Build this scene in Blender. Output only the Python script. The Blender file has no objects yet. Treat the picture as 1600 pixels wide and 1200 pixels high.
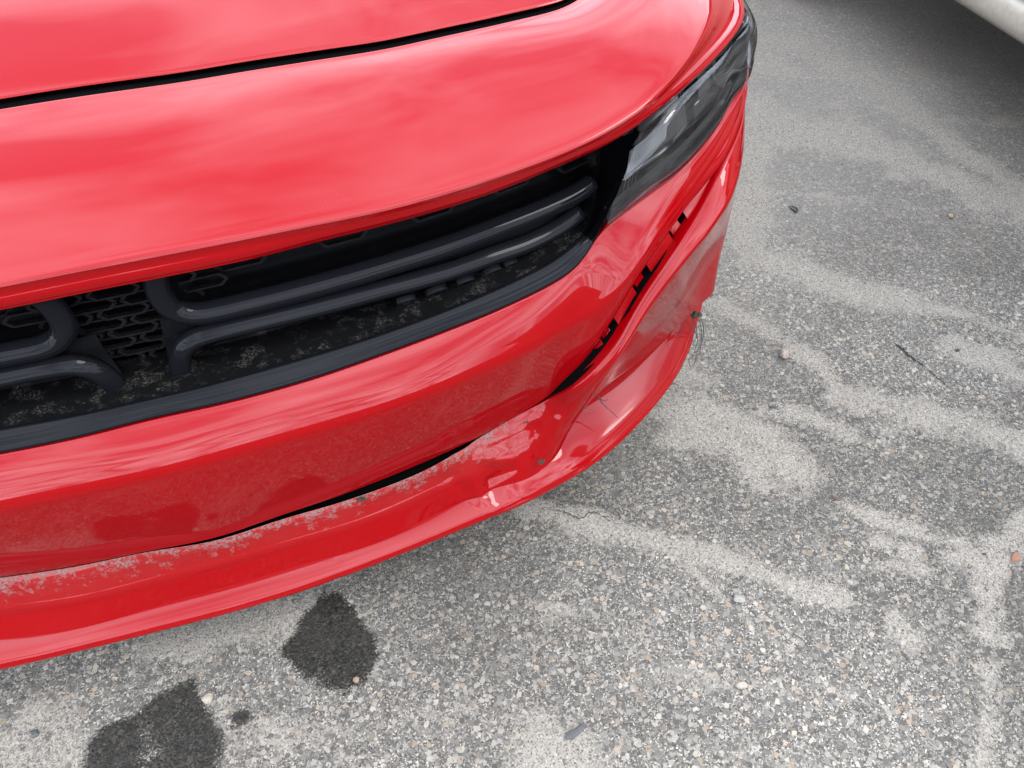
import bpy, math, random
import numpy as np
from mathutils import Matrix, Vector
random.seed(4); rng = np.random.default_rng(4)
SC = bpy.context.scene
COL = SC.collection
# ------------------------------------------------------------------ camera
FPX = 1202.0
CAM = np.array([0.2375, -0.7661, 1.27])
_p, _y = math.radians(50), math.radians(18)
FW = np.array([math.sin(_y)*math.cos(_p), math.cos(_y)*math.cos(_p), -math.sin(_p)])
RT = np.array([math.cos(_y), -math.sin(_y), 0.0])
UP = np.cross(RT, FW)
cd = bpy.data.cameras.new('camera'); co = bpy.data.objects.new('camera', cd); COL.objects.link(co)
cd.sensor_width = 36; cd.lens = 36*FPX/1600; cd.clip_start = .02; cd.clip_end = 500
co.matrix_world = Matrix(((RT[0], UP[0], -FW[0], CAM[0]), (RT[1], UP[1], -FW[1], CAM[1]), (RT[2], UP[2], -FW[2], CAM[2]), (0, 0, 0, 1)))
SC.camera = co
# ------------------------------------------------------------------ sky and sun
CLOUD = (18.5, 25.5, 0)                  # drift of the cloud pattern
SUN_EL, SUN_AZ = 52, 110          # degrees; azimuth clockwise from +Y
w = bpy.data.worlds.new('World'); SC.world = w; w.use_nodes = True
nt = w.node_tree; nt.nodes.clear()
def nd(t, ty, **kw):
    n = t.nodes.new(ty)
    for k, v in kw.items():
        if k in n.inputs if isinstance(k, str) else False: n.inputs[k].default_value = v
        else: setattr(n, k, v)
    return n
sky = nt.nodes.new('ShaderNodeTexSky'); sky.sky_type = 'NISHITA'; sky.sun_disc = False
sky.sun_elevation = math.radians(SUN_EL); sky.sun_rotation = math.radians(SUN_AZ)
sky.air_density = 1.0; sky.dust_density = 2.0
tc = nt.nodes.new('ShaderNodeTexCoord')
# broken overcast: clouds of grey and white over the blue, even all round the sky
sep = nt.nodes.new('ShaderNodeSeparateXYZ'); nt.links.new(tc.outputs['Generated'], sep.inputs[0])
mz = nt.nodes.new('ShaderNodeMath'); mz.operation = 'MAXIMUM'; mz.inputs[1].default_value = .12; nt.links.new(sep.outputs[2], mz.inputs[0])
cmb = nt.nodes.new('ShaderNodeCombineXYZ')
for i in (0, 1):
    dv = nt.nodes.new('ShaderNodeMath'); dv.operation = 'DIVIDE'
    nt.links.new(sep.outputs[i], dv.inputs[0]); nt.links.new(mz.outputs[0], dv.inputs[1]); nt.links.new(dv.outputs[0], cmb.inputs[i])
n1 = nt.nodes.new('ShaderNodeTexNoise'); n1.inputs['Scale'].default_value = 1.25; n1.inputs['Detail'].default_value = 4; n1.inputs['Roughness'].default_value = .55; n1.inputs['Distortion'].default_value = .4
vo = nt.nodes.new('ShaderNodeVectorMath'); vo.operation = 'ADD'; vo.inputs[1].default_value = CLOUD; nt.links.new(cmb.outputs[0], vo.inputs[0])
nt.links.new(vo.outputs[0], n1.inputs['Vector'])
rp = nt.nodes.new('ShaderNodeValToRGB')
rp.color_ramp.elements[0].position = .36; rp.color_ramp.elements[0].color = (6.0, 7.0, 8.9, 1)
rp.color_ramp.elements[1].position = .64; rp.color_ramp.elements[1].color = (26.5, 28, 31, 1)
nt.links.new(n1.outputs[0], rp.inputs[0])
mx = nt.nodes.new('ShaderNodeMix'); mx.data_type = 'RGBA'; mx.inputs[0].default_value = .88
nt.links.new(sky.outputs[0], mx.inputs[6]); nt.links.new(rp.outputs[0], mx.inputs[7])
bg = nt.nodes.new('ShaderNodeBackground'); bg.inputs['Strength'].default_value = .10
out = nt.nodes.new('ShaderNodeOutputWorld')
nt.links.new(mx.outputs[2], bg.inputs[0]); nt.links.new(bg.outputs[0], out.inputs[0])
sd = bpy.data.lights.new('sun', 'SUN'); sd.energy = .6; sd.angle = math.radians(20); sd.color = (1, .97, .92)
so = bpy.data.objects.new('sun', sd); COL.objects.link(so)
_e, _a = math.radians(SUN_EL), math.radians(SUN_AZ)
so.rotation_euler = Vector((math.sin(_a)*math.cos(_e), math.cos(_a)*math.cos(_e), math.sin(_e))).to_track_quat('Z', 'Y').to_euler()
SC.view_settings.view_transform = 'Standard'; SC.view_settings.look = 'None'
SC.view_settings.exposure = 1.88; SC.view_settings.gamma = 1; SC.view_settings.use_curve_mapping = False
SC.cycles.max_bounces = 8; SC.cycles.transparent_max_bounces = 12
SC.cycles.use_denoising = True

# ------------------------------------------------------------------ pixel -> place
def rays(px):
    px = np.atleast_2d(np.asarray(px, float))
    return (px[:, :1]-800)*RT - (px[:, 1:2]-600)*UP + FPX*FW
def W(pts):
    """(x, y, z): the photo's pixel on a known height z"""
    a = np.asarray(pts, float); d = rays(a[:, :2]); t = (a[:, 2]-CAM[2])/d[:, 2]
    return CAM + d*t[:, None]
def G(px): px = np.atleast_2d(px); return W(np.c_[px, np.zeros(len(px))])
def plan(X): return -.09 + .17*X*X + .16*X**4           # plan shape of the car's nose
def GP(pts, d=None):
    """pixel on the upright grille surface, d metres behind the surround; rows (x, y[, d])"""
    a = np.asarray(pts, float); dd = a[:, 2] if a.shape[1] > 2 else np.full(len(a), d)
    r = rays(a[:, :2]); r /= np.linalg.norm(r, axis=1)[:, None]
    lo = np.full(len(a), .2); hi = np.full(len(a), 3.0)
    for _ in range(50):
        m = (lo+hi)/2; P = CAM + r*m[:, None]; s = P[:, 1] - plan(P[:, 0]) - dd < 0
        lo = np.where(s, m, lo); hi = np.where(s, hi, m)
    return CAM + r*lo[:, None]
# ------------------------------------------------------------------ curves and surfaces
def catmull(P, m=12):
    P = np.asarray(P, float); n = len(P)
    Q = np.vstack([2*P[0]-P[1], P, 2*P[-1]-P[-2]]); out = []
    for i in range(n-1):
        p0, p1, p2, p3 = Q[i:i+4]
        a = max(np.linalg.norm(p1-p0), 1e-6)**.5; b = max(np.linalg.norm(p2-p1), 1e-6)**.5; c = max(np.linalg.norm(p3-p2), 1e-6)**.5
        t0, t1, t2, t3 = 0, a, a+b, a+b+c
        t = np.linspace(t1, t2, m, endpoint=False)[:, None]
        A1 = (t1-t)/(t1-t0)*p0+(t-t0)/(t1-t0)*p1; A2 = (t2-t)/(t2-t1)*p1+(t-t1)/(t2-t1)*p2; A3 = (t3-t)/(t3-t2)*p2+(t-t2)/(t3-t2)*p3
        B1 = (t2-t)/(t2-t0)*A1+(t-t0)/(t2-t0)*A2; B2 = (t3-t)/(t3-t1)*A2+(t-t1)/(t3-t1)*A3
        out.append((t2-t)/(t2-t1)*B1+(t-t1)/(t2-t1)*B2)
    out.append(P[-1:]); return np.vstack(out)
def resample(P, n):
    s = np.r_[0, np.cumsum(np.linalg.norm(np.diff(P, axis=0), axis=1))]
    u = np.linspace(0, s[-1], n)
    return np.c_[tuple(np.interp(u, s, P[:, k]) for k in range(3))]
def smooth(P, sig):
    if sig <= 0: return P
    k = int(3*sig)+1; x = np.arange(-k, k+1); g = np.exp(-x*x/(2*sig*sig)); g /= g.sum()
    a = 2*P[0]-P[1:k+1][::-1]; b = 2*P[-1]-P[-k-1:-1][::-1]
    Q = np.vstack([a, P, b]); R = np.c_[tuple(np.convolve(Q[:, j], g, 'valid') for j in range(3))]
    R[0] = P[0]; R[-1] = P[-1]; return R
def mir(P): return P*np.array([-1, 1, 1])
def full(H):
    H = H.copy(); H[0, 0] = 0
    return np.vstack([mir(H[1:])[::-1], H])
def half(pts, key=None, n=(60, 40), sig=2.5, ext=()):
    """half curve from the car's centre line outwards; key = index of an alignment point"""
    P = W(pts)
    if len(ext): P = np.vstack([P, np.asarray(ext, float)])
    P[0, 0] = 0
    Q = catmull(np.vstack([mir(P[1:])[::-1], P]), 12); c = (len(P)-1)*12
    if key is None: H = resample(Q[c:], sum(n))
    else:
        k = c + key*12
        H = np.vstack([resample(Q[c:k+1], n[0])[:-1], resample(Q[k:], n[1]+1)])
    return smooth(full(H), sig)
def stations(rows, m=8, sig=2.0, mirror=True):
    """rows: stations x columns of 3D points -> list of column curves"""
    A = np.asarray(rows, float); outc = []
    for c in range(A.shape[1]):
        P = A[:, c].copy()
        if mirror:
            P[0, 0] = 0
            Q = catmull(np.vstack([mir(P[1:])[::-1], P]), m); 
        else: Q = catmull(P, m)
        outc.append(smooth(Q, sig))
    return outc
REF = np.array([0, 1.0, .30])
def skin(curves, radii=None, bulge=None, ns=None, cn=5, ref=REF):
    """surface through the curves, rounded at the inner ones, each strip bulged outwards. -> grid (rows, cols, 3)"""
    k = len(curves); C = [np.asarray(c) for c in curves]
    radii = radii or [0]*k; bulge = bulge or [0]*(k-1); ns = ns or [8]*(k-1)
    rows = []
    def lerp(a, b, t): return a+(b-a)*t
    prevB = None
    for i in range(k-1):
        a, b = C[i], C[i+1]; L = np.linalg.norm(b-a, axis=1)[:, None]+1e-9
        ra = np.minimum(radii[i]/L, .45) if i > 0 else 0*L
        rb = np.minimum(radii[i+1]/L, .45) if i < k-2 else 0*L
        A = a+(b-a)*ra; B = b+(a-b)*rb
        T = np.gradient(a, axis=0)+np.gradient(b, axis=0); N = np.cross(T, b-a); N /= np.linalg.norm(N, axis=1)[:, None]+1e-9
        sg = np.sign(np.sum(N*((a+b)/2-ref), axis=1)); sg = np.sign(sg.sum()) or 1; N = N*sg
        if i > 0 and radii[i] > 0:
            for t in np.linspace(0, 1, cn+2)[1:-1]:
                rows.append((1-t)**2*prevB+2*t*(1-t)*a+t*t*A)
        bl = bulge[i]
        for j, t in enumerate(np.linspace(0, 1, ns[i]+1)):
            if i > 0 and radii[i] <= 0 and j == 0: continue
            rows.append(lerp(A, B, t)+N*(bl*4*t*(1-t)))
        prevB = B
    return np.array(rows)
def gridfaces(r, c):
    i = np.arange(r*c).reshape(r, c)
    return np.c_[i[:-1, :-1].ravel(), i[:-1, 1:].ravel(), i[1:, 1:].ravel(), i[1:, :-1].ravel()]
def mesh(name, V, F, mat, smooth=True, attrs=None):
    me = bpy.data.meshes.new(name)
    me.from_pydata([tuple(v) for v in V], [], [tuple(int(i) for i in f) for f in F])
    if mat: 
        for m_ in (mat if isinstance(mat, (list, tuple)) else [mat]): me.materials.append(m_)
    if smooth: me.polygons.foreach_set('use_smooth', np.ones(len(me.polygons), bool))
    for k, v in (attrs or {}).items():
        a = me.attributes.new(k, 'FLOAT', 'POINT'); a.data.foreach_set('value', np.asarray(v, np.float32))
    me.update(); return me
def obj(name, me, parent=None, **props):
    o = bpy.data.objects.new(name, me); COL.objects.link(o)
    if parent is not None: o.parent = parent
    for k, v in props.items(): o[k] = v
    return o
def sheet(name, grid, mat, parent=None, attrs=None, smooth=True, flip=False, **props):
    r, c, _ = grid.shape; F = gridfaces(r, c)
    V = grid.reshape(-1, 3)
    n = np.zeros(3); q = F[len(F)//2]; nn = np.cross(V[q[1]]-V[q[0]], V[q[3]]-V[q[0]])
    # faces look outwards (away from the car's inside)
    tot = np.sum(np.cross(V[F[:, 1]]-V[F[:, 0]], V[F[:, 3]]-V[F[:, 0]])*(V[F].mean(1)-REF))
    if (tot < 0) != flip: F = F[:, ::-1]
    return obj(name, mesh(name, V, F, mat, smooth, attrs), parent, **props)
def empty(name, loc=(0, 0, 0), **props):
    o = bpy.data.objects.new(name, None); COL.objects.link(o); o.location = loc
    for k, v in props.items(): o[k] = v
    return o
def sweep(P, sec, up=(0, 0, 1), caps=True, scale=None):
    """sec: list of (a, b) offsets along (side, up) -> verts, faces. closed section"""
    P = np.asarray(P, float); n = len(P); T = np.gradient(P, axis=0); T /= np.linalg.norm(T, axis=1)[:, None]+1e-9
    U0 = np.tile(np.asarray(up, float), (n, 1))
    S = np.cross(T, U0); S /= np.linalg.norm(S, axis=1)[:, None]+1e-9; U = np.cross(S, T)
    m = len(sec); sc = np.ones(n) if scale is None else scale
    V = np.concatenate([[P[i]+sc[i]*(a*S[i]+b*U[i]) for (a, b) in sec] for i in range(n)])
    F = [(i*m+j, i*m+(j+1) % m, (i+1)*m+(j+1) % m, (i+1)*m+j) for i in range(n-1) for j in range(m)]
    if caps: F += [tuple(range(m))[::-1], tuple((n-1)*m+j for j in range(m))]
    return V, F
def circ(r, m=8, ry=None): return [(r*math.cos(2*math.pi*i/m), (ry or r)*math.sin(2*math.pi*i/m)) for i in range(m)]
def box(c, s, R=None):
    c = np.asarray(c, float); s = np.asarray(s, float)/2
    V = np.array([[x, y, z] for x in (-1, 1) for y in (-1, 1) for z in (-1, 1)])*s
    if R is not None: V = V@np.asarray(R).T
    return V+c, [(0, 1, 3, 2), (4, 6, 7, 5), (0, 4, 5, 1), (2, 3, 7, 6), (0, 2, 6, 4), (1, 5, 7, 3)]
def joinVF(parts):
    V, F, o = [], [], 0
    for v, f in parts:
        V.append(np.asarray(v)); F += [tuple(int(i)+o for i in q) for q in f]; o += len(v)
    return np.vstack(V), F
def flipF(F): return [tuple(q[::-1]) for q in F]

# ------------------------------------------------------------------ materials
def mat(name):
    m = bpy.data.materials.new(name); m.use_nodes = True; t = m.node_tree
    return m, t, t.nodes['Principled BSDF']
def L(t, a, b): t.links.new(a, b)
def noise(t, scale, detail=4, rough=.55, vec=None, dist=0):
    n = t.nodes.new('ShaderNodeTexNoise'); n.inputs['Scale'].default_value = scale; n.inputs['Detail'].default_value = detail
    n.inputs['Roughness'].default_value = rough; n.inputs['Distortion'].default_value = dist
    if vec is not None: L(t, vec, n.inputs['Vector'])
    return n.outputs[0]
def ramp(t, v, stops):
    r = t.nodes.new('ShaderNodeValToRGB'); e = r.color_ramp.elements
    while len(e) < len(stops): e.new(.5)
    for i, (p, c) in enumerate(stops):
        e[i].position = p; e[i].color = (c, c, c, 1) if isinstance(c, (int, float)) else (*c, 1)
    L(t, v, r.inputs[0]); return r.outputs[0]
def mth(t, op, a, b=None, clamp=False):
    m = t.nodes.new('ShaderNodeMath'); m.operation = op; m.use_clamp = clamp
    for i, v in enumerate((a, b)):
        if v is None: continue
        if isinstance(v, (int, float)): m.inputs[i].default_value = v
        else: L(t, v, m.inputs[i])
    return m.outputs[0]
def mixc(t, f, a, b, blend='MIX'):
    m = t.nodes.new('ShaderNodeMix'); m.data_type = 'RGBA'; m.blend_type = blend
    for i, v in ((0, f), (6, a), (7, b)):
        if isinstance(v, (int, float)): m.inputs[i].default_value = v
        elif isinstance(v, tuple): m.inputs[i].default_value = (*v, 1)
        else: L(t, v, m.inputs[i])
    return m.outputs[2]
def attr(t, n):
    a = t.nodes.new('ShaderNodeAttribute'); a.attribute_name = n; return a.outputs['Fac']
def ocoord(t):
    return t.nodes.new('ShaderNodeTexCoord').outputs['Object']
def bump(t, h, strength, dist, b):
    n = t.nodes.new('ShaderNodeBump'); n.inputs['Strength'].default_value = strength; n.inputs['Distance'].default_value = dist
    L(t, h, n.inputs['Height']); L(t, n.outputs[0], b.inputs['Normal'])
def simple(name, col, rough=.5, metal=0, coat=0, spec=.5):
    m, t, b = mat(name); b.inputs['Base Color'].default_value = (*col, 1); b.inputs['Roughness'].default_value = rough
    b.inputs['Metallic'].default_value = metal; b.inputs['Coat Weight'].default_value = coat; b.inputs['Coat Roughness'].default_value = .04
    b.inputs['Specular IOR Level'].default_value = spec
    return m

RED = (.148, .0002, .0012)
def paint(name, col, dusty=True):
    """solid paint under clear coat; 'dirt' attribute lays dried mud and road film on it"""
    m, t, b = mat(name); v = ocoord(t)
    b.inputs['Roughness'].default_value = .5; b.inputs['Specular IOR Level'].default_value = 0
    b.inputs['Coat Weight'].default_value = 1; b.inputs['Coat Roughness'].default_value = .035; b.inputs['Coat IOR'].default_value = 1.318
    sp = ramp(t, noise(t, 420, 1, .4, v), [(.765, 0), (.78, 1)])          # dust specks and chips
    sp = mth(t, 'MULTIPLY', sp, ramp(t, noise(t, 9, 2, .5, v), [(.52, 0), (.66, .35)]))
    d = attr(t, 'dirt')
    film = mth(t, 'MULTIPLY', attr(t, 'film'), ramp(t, noise(t, 22, 6, .62, v), [(.25, .45), (.75, .95)]), True)
    mud = mth(t, 'MULTIPLY', mth(t, 'SUBTRACT', mth(t, 'ADD', d, noise(t, 70, 6, .68, v)), .84), 4.5, True)
    mud = mth(t, 'MULTIPLY', mud, ramp(t, noise(t, 260, 3, .6, v), [(.38, .12), (.6, 1)]))
    f = mth(t, 'MAXIMUM', mth(t, 'MAXIMUM', film, mth(t, 'MULTIPLY', mud, .85)), sp)
    c = mixc(t, f, col, (.105, .096, .086))
    L(t, c, b.inputs['Base Color'])
    L(t, mth(t, 'SUBTRACT', 1.0, mth(t, 'MULTIPLY', f, 1.15, True)), b.inputs['Coat Weight'])
    L(t, mth(t, 'ADD', .035, mth(t, 'MULTIPLY', f, .4)), b.inputs['Coat Roughness'])
    h = noise(t, 5, 2, .5, v)
    bump(t, mth(t, 'ADD', mth(t, 'MULTIPLY', h, .25), mth(t, 'MULTIPLY', mud, .02)), .12, .02, b)
    return m
M_RED = paint('red_paint', RED)
def black_plastic(name, base, rough, dust):
    m, t, b = mat(name); v = ocoord(t)
    d = mth(t, 'MULTIPLY', mth(t, 'SUBTRACT', noise(t, 40, 8, .7, v), .5), 4, True)
    d = mth(t, 'MULTIPLY', d, ramp(t, noise(t, 380, 3, .7, v), [(.45, 0), (.7, 1)]))
    d = mth(t, 'MULTIPLY', d, dust)
    L(t, mixc(t, d, base, (.15, .138, .125)), b.inputs['Base Color'])
    L(t, mth(t, 'ADD', rough, mth(t, 'MULTIPLY', d, .5), True), b.inputs['Roughness'])
    b.inputs['Specular IOR Level'].default_value = .015
    return m
M_MATTE = black_plastic('black_moulding_plastic', (.0022, .0022, .0025), .45, .05)
M_DIRTY = black_plastic('dusty_black_plastic', (.0028, .0028, .0028), .6, .6)
M_MESH = black_plastic('grille_mesh_plastic', (.006, .0055, .006), .38, .2)
M_GLOSS = simple('gloss_black', (.004, .004, .005), .06, 0, 0, .065)
M_SIDE = simple('gloss_black_darkened', (.0015, .0015, .0018), .3, 0, 0, .02)  # surround's gloss black again, darkened to paint in its dark reflections
M_VOID = simple('dark_interior', (.002, .002, .002), .9, 0, 0, 0)
M_RUB = simple('black_rubber', (.008, .008, .008), .8, 0, 0, .1)
M_CHROME = simple('silver_reflector', (.05, .05, .05), .35, .8)
M_SMOKE = simple('smoked_bezel', (.018, .019, .02), .25, 0, .3)
M_SILVER = simple('silver_plastic', (.04, .04, .04), .4, .5)
M_LETTER = simple('satin_letter_metal', (.004, .004, .005), .5, 0, 0, .05)
M_REDB = simple('red_badge_enamel', (.10, .003, .003), .4, 0, 0, .2)
M_RIM = simple('wheel_alloy', (.12, .12, .13), .3, .9)
def glass(name, tint=(.93, .93, .93), dustc=.06):
    m, t, b = mat(name); o_ = t.nodes['Material Output']; v = ocoord(t)
    tr = t.nodes.new('ShaderNodeBsdfTransparent'); tr.inputs[0].default_value = (*tint, 1)
    gl = t.nodes.new('ShaderNodeBsdfGlossy'); gl.inputs['Roughness'].default_value = .03
    fr = t.nodes.new('ShaderNodeFresnel'); fr.inputs[0].default_value = 1.45
    a = t.nodes.new('ShaderNodeMixShader'); L(t, fr.outputs[0], a.inputs[0]); L(t, tr.outputs[0], a.inputs[1]); L(t, gl.outputs[0], a.inputs[2])
    df = t.nodes.new('ShaderNodeBsdfDiffuse'); df.inputs[0].default_value = (.5, .48, .45, 1)
    c = t.nodes.new('ShaderNodeMixShader')
    L(t, mth(t, 'MULTIPLY', ramp(t, noise(t, 30, 5, .6, v), [(.35, .2), (.7, 1)]), dustc), c.inputs[0])
    L(t, a.outputs[0], c.inputs[1]); L(t, df.outputs[0], c.inputs[2]); L(t, c.outputs[0], o_.inputs[0])
    return m
M_GLASS = glass('clear_lens', (.92, .92, .92), .02)
M_WIN = simple('dark_window', (.01, .012, .014), .05, 0, 0, .8)

# ================================================================== GROUND
def axis(lo, hi, step, far):
    a = list(np.arange(lo, hi+1e-6, step)); s = step; x = hi; up = []
    while x < far: s *= 1.35; x += s; up.append(x)
    s = step; x = lo; dn = []
    while x > -far: s *= 1.35; x -= s; dn.append(x)
    return np.array(dn[::-1]+a+up)
gx = axis(-.75, 2.75, .009, 70); gy = axis(-1.0, 2.1, .009, 70)
GX, GY = np.meshgrid(gx, gy); GV = np.c_[GX.ravel(), GY.ravel()]
def seg_dist(P, line):
    d = np.full(len(P), 9.0)
    for a, b in zip(line[:-1], line[1:]):
        ab = b-a; t = np.clip(((P-a)@ab)/(ab@ab+1e-12), 0, 1); d = np.minimum(d, np.linalg.norm(P-a-t[:, None]*ab, axis=1))
    return d
def in_poly(P, poly):
    c = np.zeros(len(P), bool); x, y = P.T; n = len(poly)
    for i in range(n):
        (x1, y1), (x2, y2) = poly[i], poly[(i+1) % n]
        m = ((y1 > y) != (y2 > y)) & (x < (x2-x1)*(y-y1)/(y2-y1+1e-12)+x1); c ^= m
    return c
def poly_sd(P, poly):      # positive inside
    pl = np.vstack([poly, poly[:1]]); d = seg_dist(P, pl); return np.where(in_poly(P, poly), d, -d)
def g2(px): return G(px)[:, :2]
# drifts of sand: (pixels on the ground, half width in metres, strength)
SAND_LINES = [
 ([(820, 792), (930, 815), (1010, 838), (1090, 863), (1160, 885), (1240, 915), (1315, 938)], .022, 1),
 ([(1620, 812), (1560, 850), (1545, 900), (1545, 985)], .024, 1),
 ([(1545, 1045), (1545, 1120), (1540, 1210)], .024, 1),
 ([(1478, 868), (1560, 872), (1620, 868)], .02, .8),
 ([(1140, 330), (1175, 400), (1260, 425), (1330, 455), (1420, 470)], .055, .9),
 ([(1300, 440), (1370, 470)], .05, 1), ([(1430, 475), (1500, 490), (1620, 530)], .03, .7),
 ([(1110, 475), (1180, 505), (1270, 560), (1340, 640)], .03, .6),
 ([(1225, 200), (1320, 205), (1400, 245), (1500, 290), (1620, 330)], .075, .95),
 ([(1195, 60), (1260, 65), (1330, 110), (1420, 165)], .06, .85), ([(1180, 100), (1240, 115)], .05, .9),
 ([(1350, 110), (1450, 200), (1600, 300)], .045, .75),
 ([(1330, 620), (1420, 640), (1520, 665), (1620, 705)], .045, .75), ([(1500, 545), (1560, 570), (1620, 600)], .05, .95),
 ([(1400, 960), (1395, 985), (1420, 1000)], .022, .8), ([(1370, 845), (1430, 860)], .02, .6),
 ([(1180, 640), (1260, 650), (1330, 680)], .03, .55), ([(1300, 780), (1420, 830), (1500, 850)], .02, .6),
 ([(240, 1010), (330, 990), (400, 975), (480, 955)], .025, .75),
 ([(1060, 870), (1180, 980), (1230, 1010)], .012, .35), ([(1170, 340), (1180, 250), (1185, 150)], .05, .7)]
SAND_POLYS = [
 ([(985, 640), (1075, 550), (1130, 590), (1180, 640), (1245, 690), (1300, 745), (1310, 775), (1250, 795), (1165, 775), (1150, 742), (1090, 722), (1030, 690)], 1),
 ([(795, 1110), (850, 1095), (895, 1108), (945, 1135), (935, 1215), (790, 1215)], .95),
 ([(-60, 1090), (60, 1075), (150, 1080), (135, 1215), (-60, 1215)], .7)]
sand = np.full(len(GV), -1.0)
core = (np.abs(GV[:, 0]-1) < 1.9) & (np.abs(GV[:, 1]-.55) < 1.7); PC = GV[core]; sc_ = np.full(len(PC), -1.0)
for px, hw, st in SAND_LINES: sc_ = np.maximum(sc_, np.clip(1.15-seg_dist(PC, g2(px))/hw/1.25, -1, 1)*1.0+(st-1)*.5)
for px, st in SAND_POLYS: sc_ = np.maximum(sc_, np.clip(.12+poly_sd(PC, g2(px))/.06, -1, .62)+(st-1)*.5)
sand[core] = sc_
wet = np.full(len(GV), -1.0); wc = np.full(len(PC), -1.0)
WET = [[(505, 925), (540, 925), (555, 955), (580, 985), (585, 1025), (575, 1055), (560, 1073), (510, 1078), (470, 1065), (455, 1040), (442, 1015), (470, 985), (475, 950)],
       [(270, 1066), (300, 1065), (318, 1085), (335, 1110), (340, 1150), (335, 1230), (130, 1230), (140, 1165), (165, 1130), (205, 1110)],
       [(366, 1108), (385, 1106), (390, 1122), (378, 1133), (365, 1124)], [(1350+20, 1105), (1362, 1100), (1366, 1112)]]
for px in WET: wc = np.maximum(wc, np.clip(poly_sd(PC, g2(px))/.02, -1, 1))
wet[core] = wc
_perm = rng.random((256, 256))
def vnoise(x, y):
    xi = np.floor(x).astype(int); yi = np.floor(y).astype(int); fx_ = x-xi; fy_ = y-yi
    fx_ = fx_*fx_*(3-2*fx_); fy_ = fy_*fy_*(3-2*fy_)
    h = lambda i, j: _perm[(i+(j >> 8)*57) & 255, j & 255]
    return (h(xi, yi)*(1-fx_)+h(xi+1, yi)*fx_)*(1-fy_)+(h(xi, yi+1)*(1-fx_)+h(xi+1, yi+1)*fx_)*fy_
def fbm(x, y, f, o=5, g=.55):
    s = 0; a = 1; n = 0
    for i in range(o): s = s+a*vnoise(x*f+17.3*i, y*f-9.1*i); n += a; a *= g; f *= 2.03
    return s/n
_x, _y2 = GV.T
ca, sa = math.cos(math.radians(-24)), math.sin(math.radians(-24))
u_, v_s = _x*ca+_y2*sa, -_x*sa+_y2*ca                     # wind direction of the sand streaks
streak = fbm(u_*.8, v_s*3.4, 3.0, 7, .66)
n28 = fbm(_x, _y2, 16, 4, .62)
blot_shade = fbm(_x, _y2, 2.4, 5, .55)
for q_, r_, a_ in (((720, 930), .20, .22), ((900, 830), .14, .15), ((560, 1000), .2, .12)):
    p_ = g2([q_])[0]; blot_shade = blot_shade-a_*np.exp(-(((_x-p_[0])**2+(_y2-p_[1])**2)/r_**2))   # damp ground by the lip, plus contact shade painted into the colour
haze_ = np.clip((_y2-.05-.12*_x)/.9+.25*(fbm(_x, _y2, 5, 3)-.5)+.2, 0, 1)    # pale dust tone, stronger towards the back
sandm = sand*1.25+(n28-.5)*1.9+(streak-.5)*2.0-.12
sandm = np.maximum(sandm, (streak-.5)*4.0-.55+(n28-.5)*1.4)
wetm = wet+(n28-.5)*2.6
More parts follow.
